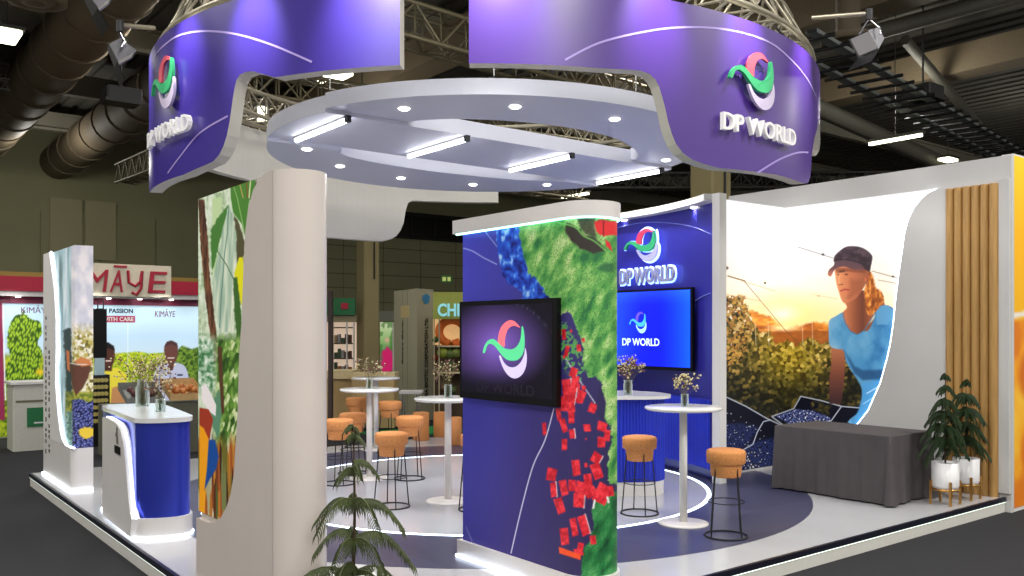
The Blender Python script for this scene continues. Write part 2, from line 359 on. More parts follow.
# ================================================================ left tower
def paint_berry(P):
    u, v = P.u, P.v; n = fbm(u*.12, v*.08, 3)
    P.c[:] = ramp(n, [(.3, (196, 196, 206)), (.7, (232, 226, 226))])
    L = np.clip((72-u)/2, 0, 1)
    P.mix(L, ramp(fbm(u*.5, v*.03, 7), [(.2, (96, 120, 122)), (.5, (160, 190, 196)), (.8, (214, 226, 232))]))
    k = np.clip((v-322)/14, 0, 1)*np.clip((u-71)/2, 0, 1); d, i = cells(u*.5, v*.35, 3)
    P.mix(k, ramp(i, [(0, (92, 84, 30)), (.3, (176, 160, 70)), (.6, (214, 206, 170)), (1, (232, 228, 214))]))
    Z = lambda p: zz(p, 3.6, 35, 300)
    P.poly(Z([(100, 110), (128, 100), (134, 300), (126, 420), (112, 360), (110, 240)]), (44, 62, 60), 1.5, wob=1.5)
    P.poly(Z([(110, 330), (220, 330), (220, 400), (110, 420)]), ramp(i, [(0, (70, 92, 30)), (1, (176, 172, 62))]), 2)
    P.poly(Z([(128, 224), (160, 236), (202, 230), (192, 280), (170, 320), (146, 346), (132, 300)]), (92, 56, 42), 1)
    P.poly(Z([(140, 222), (165, 206), (196, 214), (206, 234), (170, 240)]), (196, 120, 70), 1); P.line(Z([(122, 226), (150, 232), (185, 232)]), .8, (220, 220, 215))
    P.poly(Z([(112, 180), (124, 184), (126, 260), (116, 250)]), (196, 110, 60), 1)
    d, i = cells(u*.42, v*.42, 12); g = ramp(d, [(0, (180, 190, 226)), (.25, (84, 92, 160)), (.5, (34, 38, 92)), (.9, (12, 14, 34))])
    P.mix(P.mask(Z([(133, 362), (160, 354), (190, 368), (222, 356), (224, 560), (133, 560)]), 1.2, 1), g)
    P.poly(Z([(112, 400), (134, 400), (134, 560), (122, 540), (112, 480)]), ramp(i, [(0, (60, 96, 90)), (1, (150, 190, 170))]), 1.5)
    P.poly(Z([(154, 470), (176, 456), (214, 462), (212, 490), (186, 500), (160, 488)]), (222, 190, 60), 1, wob=1.5, ws=.6)
TW = thing('display_tower', (.25, 7.4, 0), 'slim white tower with farm produce photograph and glowing curved edge, left end of the stand', 'tower')
tA0, tA1, tB0, tB1 = .113, .345, 6.6, 8.19
MB().box(tA0+.05, tA1, tB0+.03, tB1, 0, TOPZ-.01).build('tower_core', white, TW)
zb = on_b(82, 448, tB0)[1]
fp = [(tA0+.07*(1-cos(PI/2*i/5)), tB0+.07*(1-sin(PI/2*i/5))) for i in range(6)]
MB().prism([(tA0, tB1)]+fp+[(tA1, tB0), (tA1+.004, tB1)], .02, zb).build('tower_base', white, TW)
tedge = [(49, 251), (51.5, 270), (54, 290), (55.6, 320), (55.6, 352), (55, 383), (57.2, 411), (59.5, 430), (61.4, 439), (65.6, 447), (72, 449)]
tb = [on_a(u, v, tA0) for u, v in tedge]; tb[0] = (tb[0][0], TOPZ)
MB().prism(tb+[(tB0+.07, zb-.002), (tB1, zb-.002), (tB1, TOPZ)], tA0, tA0+.045, fn=lambda p, q, d: (d, p, q)).build('cover_panel', whitem, TW, fixn=True)
def wrap(s, t):
    L1 = 1.3; L2 = tA1-tA0-.04; d = s*(L1+L2)
    return (tA0+.04, tB0+.004+(L1-d), zb+(TOPZ-zb)*t) if d < L1 else (tA0+.04+(d-L1), tB0+.004, zb+(TOPZ-zb)*t)
print_grid('produce_graphic', wrap, 130, 260, paint_berry, MATS['backlit_fabric_print'], TW)
m = MB(); led_path(m, [(tA0+.02, b-.02, z+.01) for b, z in tb], .011); m.build('edge_led', led, TW)
m = MB(); led_path(m, [(tA0-.012, tB1, .015), (tA0-.012, tB0+.07, .015), (tA0+.01, tB0+.01, .015), (tA0+.07, tB0-.012, .015), (tA1, tB0-.012, .015)], .012); m.build('base_led', led, TW)
for colx, v0 in ((46.2, 318), (49.4, 352)):
    vv = v0
    while vv < 456:
        b, z = on_a(colx, vv, tA0); hgt = random.uniform(.035, .055); w = .045
        m = MB(); put_text(m, random.choice('ENHMBRS'), w, hgt, .006, lambda x, y, d, b=b, z=z: (tA0-.006+.0*d-d*.0+(.006-d), b-x, z+y), .02)
        m.build('letter', blackm, TW)
        vv += hgt*80+2.2+random.choice((0, 0, 0, 4))
# ================================================================ reception counter
CN = thing('reception_counter', (.35, 4.6, 0), 'blue curved reception counter with white top and illuminated white side panel', 'counter')
cplan = [(.18, 5.43), (.1, 4.6), (.06, 3.9), (.075, 3.78), (.14, 3.7), (.26, 3.65), (.38, 3.63), (.47, 3.66), (.53, 3.74), (.57, 3.95), (.70, 5.19), (.62, 5.36)]
def scale_plan(pl, k, c=None):
    c = c or (sum(p[0] for p in pl)/len(pl), sum(p[1] for p in pl)/len(pl)); out = []
    for x, y in pl:
        d = math.hypot(x-c[0], y-c[1]); out.append((c[0]+(x-c[0])*(1+k/d), c[1]+(y-c[1])*(1+k/d)))
    return out
cp = smooth_poly(cplan, 5)
MB().prism(scale_plan(cp, -.03), .18, 1.01, smooth=True).build('counter_body', blue_lam, CN)
MB().prism(cp, 1.01, 1.05, smooth=True).build('countertop', mat('glossy_white_top', (226, 226, 224), .12, noise=.02), CN)
MB().prism(cp, .02, .18, smooth=True).build('plinth', white, CN)
m = MB(); pl = scale_plan(cp, .006); m.tube([(x, y, .012) for x, y in pl], .011, 6, closed=True); m.build('base_led', led, CN)
cd = [(100.4, 417.5), (104.5, 417.6), (110, 419.5), (117, 422.7), (120.5, 426), (122.8, 431), (125.4, 442), (127.5, 459), (129.2, 480), (131, 500), (132.5, 512), (134, 515)]
def ca(b): return .035+.0*b
cb = [on_a(u, v, .04) for u, v in cd]; cb[-1] = (cb[-1][0], .18)
MB().prism(cb+[(cb[-2][0], .02), (cb[0][0], .02)], -.0+.02, .09, fn=lambda p, q, d: (d+.05*max(0, (p-4.2)), p, q)).build('side_panel', white, CN, fixn=True)
m = MB(); led_path(m, [(.06+.05*max(0, b-4.2), b-.012, z+.004) for b, z in cb], .007); m.build('panel_led', led, CN)
def ribbon_polys():
    S = lambda p: [((x-255)/480, (300-y)/480) for x, y in p]
    pink = S([(195, 262), (196, 215), (205, 165), (225, 120), (262, 82), (310, 62), (355, 75), (398, 118), (392, 122), (345, 108), (305, 122), (280, 155), (262, 215), (258, 280), (225, 270)])
    green = S([(47, 325), (60, 285), (85, 245), (120, 222), (160, 222), (205, 255), (250, 290), (305, 302), (350, 292), (388, 255), (408, 200), (415, 120), (425, 115), (436, 160), (442, 230), (438, 290), (420, 345), (380, 385), (325, 395), (275, 385), (230, 350), (190, 305), (155, 272), (120, 260), (90, 275), (68, 335), (50, 340)])
    purp = S([(205, 360), (222, 358), (238, 390), (262, 422), (300, 445), (345, 446), (385, 425), (418, 385), (440, 330), (445, 285), (460, 340), (458, 410), (440, 470), (405, 515), (355, 538), (305, 525), (262, 485), (228, 425)])
    return [catt2(q) for q in (pink, green, purp)]
def catt2(q): return smooth_poly(q, 3)
RIB = ribbon_polys()
def emblem(parent, fn, w, h, d0, d1, mats, nm='emblem'):
    """three ribbons; fn(x, y, depth)"""
    for q, n_, mt, dd in zip(RIB, ('pink_ribbon', 'green_ribbon', 'white_ribbon'), mats, (0, .35, .15)):
        e = d0+(d1-d0)*(.65+dd)
        MB().prism([(x*w, y*h) for x, y in q], d0, e, fn=fn).build(n_, mt, parent, fixn=True)
rp_pink = mat('ribbon_pink', (206, 56, 84), .45, emit=.04, noise=.15, nscale=2); rp_green = mat('ribbon_green', (48, 160, 104), .45, emit=.04, noise=.15, nscale=2); rp_white = mat('ribbon_white', (176, 172, 206), .45, emit=.03, noise=.05)
logo_g = mat('grey_logo_print', (110, 106, 96), .5, noise=.03)
b_, z_ = on_a(116.3, 435.5, .02)
g = MB()
for q in RIB: g.prism([(x*.1, y*.16) for x, y in q], 0, .004, fn=lambda p, q, d: (.02-d+.05*max(0, b_-p-4.2), b_-p, z_+q))
g.build('small_emblem', logo_g, CN, fixn=True)
b_2, z_2 = on_a(116.8, 450, .02)
MB().prism([(-.11, -.035), (.11, -.035), (.11, .035), (-.11, .035)], 0, .004, fn=lambda p, q, d: (.022-d+.05*max(0, b_2-p-4.2), b_2-p, z_2+q)).build('black_slot', black, CN, fixn=True)
# ================================================================ media panel with screen, centre
def paint_splash(P):
    u, v = P.u, P.v
    P.c[:] = ramp((u-460)/150+(v-330)/700, [(-.2, (66, 68, 190)), (.25, (62, 60, 162)), (.6, (58, 50, 122)), (1.2, (48, 40, 84))])  # print gradient, with some falloff of the lights put into its colour
    Z = lambda p: zz(p, 5.12, 440, 190)
    P.line(Z(catt([(85, 290), (160, 310), (220, 345), (290, 380)])), .8, (176, 190, 240)); P.line(Z([(225, 205), (300, 300), (350, 360)]), .7, (150, 180, 240))
    n = fbm(u*.25, v*.16, 31, 4)
    P.mix(P.mask(Z([(280, 150), (420, 150), (430, 330), (470, 420), (560, 470), (600, 640), (430, 640), (420, 520), (370, 490), (320, 430), (296, 330)]), 1.2, 2.2, .3),
          ramp(n, [(.25, (10, 22, 110)), (.45, (26, 70, 196)), (.62, (44, 110, 224)), (.75, (160, 200, 244))]))
    n = fbm(u*.13+v*.05, v*.07, 12, 5); d, i = cells(u*.8, v*.8, 6)
    gcol = ramp(n, [(.22, (38, 112, 62)), (.4, (84, 158, 74)), (.58, (140, 196, 104)), (.78, (196, 220, 150))])
    teal = np.clip((560-u)/60, 0, 1)*np.clip((240-v)/40, 0, 1); gcol = gcol*(1-teal[:, None]*.5)+np.array((20, 130, 130))*teal[:, None]*.5
    right = [(610, 447), (612, 438), (610, 425), (600, 416), (596, 405), (602, 398), (603, 384), (595, 377), (589, 377), (583, 364), (584, 350), (577, 330), (568, 310), (558, 318), (550, 300), (540, 283), (528, 272), (524, 255), (519, 235), (517, 150), (760, 150), (760, 484), (609, 484), (607, 470)]
    P.mix(P.mask(right, 1, 2.5, .35), gcol)
    P.poly([(613, 492), (603, 494), (594, 503), (591, 512), (594, 525), (590, 540), (583, 550), (580, 600), (760, 620), (760, 480)], ramp(n, [(.2, (14, 70, 40)), (.5, (40, 128, 66)), (.8, (110, 180, 110))]), 1, wob=1.5)
    P.poly([(600, 384), (606, 402), (604, 425), (594, 408)], (46, 40, 84), 1.5)
    gm = np.clip((P.c[:, 1]-P.c[:, 2]-20)/20, 0, 1)*np.clip((.3-d)/.1, 0, 1)*(i > .35); P.mix(gm*.8, (28, 90, 44))
    P.mix(P.mask(Z([(650, 165), (700, 190), (740, 232), (800, 248), (850, 310), (790, 325), (720, 300), (672, 262), (636, 205)]), 2, 1), (52, 46, 40))
    P.line(Z(catt([(600, 165), (690, 190), (735, 235), (790, 262), (850, 312)])), 1.2, (120, 190, 96))
    P.mix(P.mask(Z([(700, 140), (800, 140), (790, 175), (800, 240), (740, 225), (712, 180)]), 2.5, 1)*.8, (58, 50, 42))
    P.poly(Z([(790, 160), (820, 150), (900, 158), (960, 160), (960, 232), (885, 232), (842, 240), (800, 215)]), (226, 40, 46), 1, wob=1.5); P.line(Z([(838, 160), (836, 236)]), 1.2, (120, 20, 24)); P.poly(Z([(845, 252), (870, 270), (884, 316), (852, 288)]), (222, 40, 50), 1)
    P.poly(Z([(800, 400), (850, 370), (890, 380), (890, 420), (840, 420)]), (34, 90, 60), 3, .7)
    for c, e in (((560, 345), 20), ((556, 300), 0)): pass
    sp = Paint(u, v)
    q = P.mask([(556, 325), (566, 322), (578, 345), (588, 366), (580, 380), (566, 372), (556, 352)], 4, 4, .4)*(cells(u*.45, v*.45, 4)[1] > .6); P.mix(q, (90, 160, 90))
    P.line([(566, 359), (580, 381), (595, 403)], .8, (226, 220, 240)); P.line(catt([(553.7, 409), (545, 440), (533, 466), (522, 506), (511, 553)]), 1.0, (226, 224, 244)); P.line([(466, 527), (472, 541)], .6, (150, 150, 210))
    R = lambda x, y: (512+x/3, 384+y/3)
    quads = [(97, 135, 8, 22, 0), (140, 92, 9, 22, -.1), (160, 60, 20, 26, .2), (178, 100, 12, 22, .1), (155, 125, 12, 24, -.2), (180, 150, 11, 16, 0), (157, 182, 11, 20, .1), (205, 40, 14, 22, .3), (225, 132, 14, 13, 0), (240, 72, 14, 17, .5), (222, 165, 3, 3, 0),
             (270, 128, 20, 16, .4), (268, 175, 16, 18, .2), (285, 155, 12, 20, .2), (118, 272, 20, 22, .35), (124, 318, 12, 26, 0), (143, 366, 17, 28, -.2), (155, 312, 15, 28, -.1), (192, 252, 16, 28, 0), (222, 244, 6, 8, 0), (252, 222, 20, 18, .7), (254, 262, 20, 28, -.2),
             (180, 305, 15, 20, .1), (206, 312, 22, 22, .4), (228, 292, 16, 26, 0), (200, 350, 22, 24, .2), (235, 325, 26, 18, -.4), (270, 330, 30, 34, .6), (290, 322, 20, 18, 0), (186, 430, 13, 32, -.1), (215, 425, 17, 36, -.2), (157, 458, 17, 30, 0), (243, 468, 12, 16, 0), (205, 490, 12, 16, .3), (200, 505, 18, 12, 0),
             (165, 20, 18, 40, 0), (190, 10, 18, 16, .3), (215, 12, 8, 8, 0)]
    R7 = lambda x, y: (530+x/4.43, 330+y/4.43)
    quads2 = [(162, 95, 12, 30, .3), (150, 20, 12, 28, 0), (216, 80, 13, 18, 0), (236, 45, 9, 10, 0), (160, 250, 14, 24, .2), (192, 188, 22, 24, .5), (200, 230, 22, 30, .2), (175, 290, 36, 44, .3), (225, 295, 24, 32, .5), (180, 340, 24, 30, 0), (278, 350, 20, 18, .6), (150, 120, 6, 8, 0), (182, 5, 6, 8, 0)]
    for k, (x, y, rx, ry, an) in enumerate(quads+quads2):
        cx, cy = R(x, y) if k < len(quads) else R7(x, y); s_ = 3. if k < len(quads) else 4.43; rx *= .88/s_; ry *= .9/s_
        cr = [(-1, -.9), (.7, -1), (1, .8), (-.6, 1)]; pts = [(cx+(p*rx*cos(an)-q_*ry*sin(an)), cy+(p*rx*sin(an)+q_*ry*cos(an))) for p, q_ in cr]
        if (k*7) % 5 == 0 and rx > 3: P.line([pts[1], pts[2]], 1.6, (238, 226, 226))
        P.poly(pts, ramp(fbm(u*.3, v*.3, k), [(.3, (196, 22, 40)), (.7, (250, 60, 72))]), .8)
    P.poly([R(140, 488), R(206, 512), R(206, 528), R(142, 508)], (246, 84, 34), .8); P.line([R(248, 350), R(244, 372)], 2, (240, 235, 235)); P.line([R(286, 340), R(290, 355)], 2, (240, 235, 235))
MP = thing('media_panel', (2.14, .9, 0), 'freestanding blue wall with green and red paint splash print, white cap on top', 'display wall')
pa0, pa1, pbn, pb1 = 1.96, 2.37, .09, 1.54
ol = slab_outline(pa0, pa1, pbn, pb1, .205, 20)
dl = [0]
for p, q in zip(ol[:-1], ol[1:]): dl.append(dl[-1]+math.hypot(q[0]-p[0], q[1]-p[1]))
PT = dl[-1]
def on_ol(d):
    for i in range(len(dl)-1):
        if d <= dl[i+1] or i == len(dl)-2:
            t = (d-dl[i])/(dl[i+1]-dl[i]); return tuple(np.array(ol[i])*(1-t)+np.array(ol[i+1])*t)
SV = .62
def warp(s): return s/.85*SV if s < .85 else SV+(s-.85)/.15*(1-SV)
def pfn(s, t): x, y = on_ol(warp(s)*PT); return (x, y, .14+2.45*t)
def puv(A):
    n = len(A); nt_ = 400; u, v = pxl(A[:, 0], A[:, 1], A[:, 2]); U = u.reshape(-1, nt_+1); V = v.reshape(-1, nt_+1); k = int(np.argmax(U[:, 0]))
    U = U.copy(); V = V.copy(); m_ = U.shape[0]-1
    for i in range(k+1, m_+1): U[i] = U[k]+(warp(i/m_)-warp(k/m_))*PT*145; V[i] = V[k]
    return U.ravel(), V.ravel()
print_grid('splash_graphic', pfn, 400, 400, paint_splash, printmat('fabric_print', .5, emit=.06, spec=.4), MP, puv)
MB().prism(scale_plan(slab_outline(pa0, pa1, pbn, pb1, .205, 10), -.02), .14, 2.6).build('panel_core', navy, MP)
MB().prism(slab_outline(pa0-.04, pa1+.01, pbn-.04, 1.63, .23, 18), 2.592, 2.70, smooth=True).build('top_cap', white, MP)
MB().prism(slab_outline(pa0-.03, pa1+.01, pbn-.03, 1.58, .225, 18), .03, .14, smooth=True).build('plinth', white, MP)
m = MB(); q = slab_outline(pa0-.02, pa1, pbn-.02, 1.6, .215, 18); m.tube([(x, y, 2.588) for x, y in q], .008, 6); m.build('cap_led', led_t, MP)
m = MB(); q = slab_outline(pa0-.035, pa1+.015, pbn-.035, 1.58, .23, 18); m.tube([(x, y, .014) for x, y in q], .014, 6); m.build('base_led', led, MP)
# wall screen on the media panel
TV = thing('television', (1.93, .92, 1.66), 'black wall screen showing pink and green ribbon emblem on purple, on the centre panel', 'screen')
b0, zt = on_a(560.6, 297.8, 1.95); b1, _ = on_a(459.2, 302, 1.905); zb_ = on_a(560.3, 408, 1.905)[1]
MB().box(1.905, 1.958, b0, b1, zb_, zt, bev=.006).build('television_frame', black, TV)
def paint_tv(P):
    u, v = P.u, P.v; P.c[:] = (14, 12, 22)
    d = np.hypot((u-497)/52, (v-345)/46); P.mix(np.clip(1.05-d, 0, 1)**.8, (104, 76, 158)); P.mix(np.clip((v-370)/25, 0, 1)*.85, (12, 10, 18)); P.line(catt([(505, 300), (530, 310), (552, 332)]), .6, (80, 76, 100), .6)
sb = .035
SI = print_grid('screen_image', lambda s, t: (1.9035, b1-sb-(b1-b0-2*sb)*s, zb_+.05+(zt-zb_-.05-sb)*t), 60, 40, paint_tv, printmat('screen_glow', .3, emit=.75, spec=.3), TV)
bc, zc = on_a(504, 349, 1.9); e_p = [mat('screen_pink', (235, 110, 120), .4, emit=.5), mat('screen_green', (86, 204, 140), .4, emit=.5), mat('screen_white', (200, 188, 222), .4, emit=.5)]
g = MB()
for k, q in enumerate(RIB): g.prism([(x*.62, y*.43) for x, y in q], 0, .0006+.0004*(k == 1), mi=k, fn=lambda p, q, d: (1.903-d, bc-p, zc+q))
g.build('emblem_image', e_p, SI, fixn=True)
g = MB(); put_text(g, 'DP WORLD', .7, .08, .0006, lambda x, y, d: (1.903-d, bc-x, zb_+.1+y), .02); g.build('lettering_image', mat('dim_letters', (30, 24, 40), .4, emit=.04), SI)
# ================================================================ curved logo wall behind the centre panel
LW = thing('logo_wall', (6.7, 3.9, 0), 'curved navy wall with glowing emblem and lettering, white post and downlit cap', 'display wall')
wc = catt([(6.36, 2.53), (6.47, 2.74), (6.63, 3.2), (6.75, 3.7), (6.82, 4.3), (6.83, 4.9), (6.8, 5.9)], 5)
def band(pts, o0, o1):
    n = len(pts); L_ = []; R_ = []
    for i in range(n):
        d = np.array(pts[min(i+1, n-1)])-np.array(pts[max(i-1, 0)]); d = d/np.hypot(*d); nn = np.array((-d[1], d[0])); p = np.array(pts[i])
        L_.append(tuple(p+nn*o0)); R_.append(tuple(p+nn*o1))
    return L_+R_[::-1]
navy_g = mat('navy_print', (46, 44, 150), .32, noise=.05, nscale=1)
MB().prism(band(wc, 0, -.07), 0, 3.4).build('wall_panel', navy_g, LW, fixn=True)
MB().prism(band(wc, .17, -.09), 3.37, 3.45).build('top_cap', whitem, LW, fixn=True)
MB().box(6.245, 6.37, 2.41, 2.52, 0, 3.44).build('corner_post', whitem, LW)
for u, v in ((695, 207), (664, 214.5), (625, 220)):
    a, b = on_z(u, v+.3, 3.37); g = MB().lathe([(.001, -.012), (.05, -.012), (.055, -.002)], (a, b, 3.369), 16); g.build('downlight', lamp_e, LW)
def wall_at(u, v, off=0):   # photo point on the flat chord of the curved wall
    best = None
    for i in range(len(wc)-1):
        a_, b_ = wc[i]; uu = pxl(*wc[i], 1)[0]; u2 = pxl(*wc[i+1], 1)[0]
        if (uu-u)*(u2-u) <= 0:
            t = (u-uu)/(u2-uu+1e-9); a = a_+(wc[i+1][0]-a_)*t; b = b_+(wc[i+1][1]-b_)*t
            Y = OY+SA*a+CA*b; return a, b, H+(330-v)*Y/F
    return wc[-1][0], wc[-1][1], H
def on_chord(p0, p1, off):
    P0 = np.array(p0[:2]); P1 = np.array(p1[:2]); d = (P1-P0)/np.hypot(*(P1-P0)); nn = np.array((d[1], -d[0]))
    if nn[0] > 0: nn = -nn
    C_ = (P0+P1)/2; zc_ = (p0[2]+p1[2])/2
    return (lambda x, y, dd: (C_[0]+d[0]*x+nn[0]*(off+dd), C_[1]+d[1]*x+nn[1]*(off+dd), zc_+y)), float(np.hypot(*(P1-P0)))
glow = mat('halo_led', (200, 220, 255), .5, emit=1.6, ecol=(140, 170, 255))
f, wd = on_chord(wall_at(629, 246), wall_at(661.5, 246), .0)
hh = 33*12/880
g = MB()
for q in RIB: g.prism([(x*wd/.86*1.1, y*hh*1.12) for x, y in q], .04, .055, fn=f)
g.build('emblem_halo', glow, LW, fixn=True)
emblem(LW, f, wd/.86, hh, .055, .09, (rp_pink, rp_green, rp_white))
f, wd = on_chord(wall_at(624, 275.5), wall_at(679, 276), 0)
g = MB(); put_text(g, 'DP WORLD', wd*1.02, .25, .02, lambda x, y, d: f(x, y, .04+d), .055); g.build('lettering_halo', glow, LW)
g = MB(); put_text(g, 'DP WORLD', wd, .2, .03, lambda x, y, d: f(x, y, .062+d), .02); g.build('lettering', mat('silver_letters', (150, 150, 176), .4, noise=.04), LW)
g = MB()
for pts in ([(617, 228), (640, 223), (662, 222.5), (690, 226), (711, 234)], [(692, 303), (702, 297), (711, 293)]):
    pp = catt(pts, 5)
    P3 = [wall_at(u, v) for u, v in pp]; g.tube([(a-.006, b, z) for a, b, z in P3], .006, 5)
g.build('printed_line', mat('pale_blue_line', (120, 130, 220), .5, noise=.03), LW)
# back screen
TB = thing('television', (6.5, 4, 1.8), 'bright blue screen with small white emblem and lettering, on the navy logo wall', 'screen')
b0, zt = on_a(692, 287, 6.48); zb_ = on_a(692, 371.5, 6.48)[1]; b1 = b0+(zt-zb_)*1.75
MB().box(6.482, 6.54, b0, b1, zb_, zt, bev=.006).build('television_frame', black, TB)
MB().box(6.541, 6.74, b0+.6, b1-.6, zb_+.3, zt-.3).build('wall_bracket', blackm, TB)
def paint_blue(P):
    u, v = P.u, P.v; t = (u-617)/73; P.c[:] = ramp(t, [(0, (24, 60, 232)), (.35, (10, 22, 214)), (.6, (6, 20, 226)), (1, (8, 78, 250))])
    P.mix(np.clip((305-v)/15, 0, 1)*.4, (50, 110, 250))
SI = print_grid('screen_image', lambda s, t: (6.479, b1-.03-(b1-b0-.06)*s, zb_+.045+(zt-zb_-.075)*t), 60, 30, paint_blue, printmat('screen_glow_blue', .3, emit=.8, spec=.5), TB)
bc, zc = on_a(638, 322.5, 6.478); g = MB()
for k, q in enumerate(RIB): g.prism([(x*.36, y*.29) for x, y in q], 0, .002+.001*(k == 1), mi=k, fn=lambda p, q, d: (6.477-d, bc-p, zc+q))
g.build('emblem_image', [mat('screen_violet', (90, 70, 220), .4, emit=.7), mat('screen_cyan', (60, 160, 245), .4, emit=.8), mat('screen_pale', (150, 200, 250), .4, emit=.8)], SI, fixn=True)
bc2, zc2 = on_a(640.5, 342, 6.478); wd = abs(on_a(622, 342, 6.478)[0]-on_a(659, 342, 6.478)[0])
g = MB(); put_text(g, 'DP WORLD', wd, .1, .002, lambda x, y, d: (6.477-d, bc2-x, zc2+y), .015); g.build('lettering_image', mat('screen_letters', (200, 225, 255), .4, emit=.9), SI)
# ribbed bar counter in front of it
def ribbed(name, pts, z0, z1, parent, m_, rib=.028):
    L_ = 0; q = [np.array(pts[0])]
    for p0, p1 in zip(pts[:-1], pts[1:]):
        p0 = np.array(p0); p1 = np.array(p1); n = max(1, int(np.hypot(*(p1-p0))/rib)); q += [p0+(p1-p0)*i/n for i in range(1, n+1)]
    out = []
    for i in range(len(q)-1):
        d = q[i+1]-q[i]; l = np.hypot(*d)+1e-9; d = d/l; nn = np.array((d[1], -d[0]))
        for t, h in ((0, 0), (.2, .008), (.5, .012), (.8, .008)): out.append(tuple(q[i]+d*l*t+nn*h))
    mb = MB(); mb.grid(lambda s, t: (*out[min(int(round(s*(len(out)-1))), len(out)-1)], z0+(z1-z0)*t), len(out)-1, 1); return mb.build(name, m_, parent)
BC = thing('bar_counter', (5.0, 2.75, 0), 'ribbed blue bar counter with white top under the blue screen', 'counter')
def XY(X, Y): return B(X, Y)
bar = [XY(*p) for p in ((.80, 9.62), (1.2, 9.58), (1.55, 9.62), (1.70, 9.75), (1.72, 9.95), (1.60, 10.25), (1.3, 10.42), (.9, 10.4))]
bars = smooth_poly(bar, 5)
rib_m = mat('ribbed_blue_laminate', (34, 52, 186), .35, noise=.06, nscale=3)
ribbed('ribbed_front', scale_plan(bars, -.03)+[scale_plan(bars, -.03)[0]], .16, 1.06, BC, rib_m)
MB().prism(scale_plan(bars, -.04), .14, 1.06).build('counter_body', navy, BC, fixn=True)
MB().prism(scale_plan(bars, .05), 1.065, 1.10, smooth=True).build('countertop', MATS['glossy_white_top'], BC, fixn=True)
MB().prism(scale_plan(bars, -.03), 0, .155, smooth=True).build('plinth', white, BC, fixn=True)
SB = thing('ribbed_back_panel', (6.3, 3.3, .1), 'ribbed blue dado fixed along the foot of the navy logo wall beside the white post', 'panel')
w2 = [(a-.13, b) for a, b in wc if 2.5 < b < 4.6]
MB().prism(band(w2, 0, -.11), .15, .98).build('cabinet_body', navy, SB, fixn=True)
ribbed('ribbed_front', w2[::-1], .15, .98, SB, rib_m)
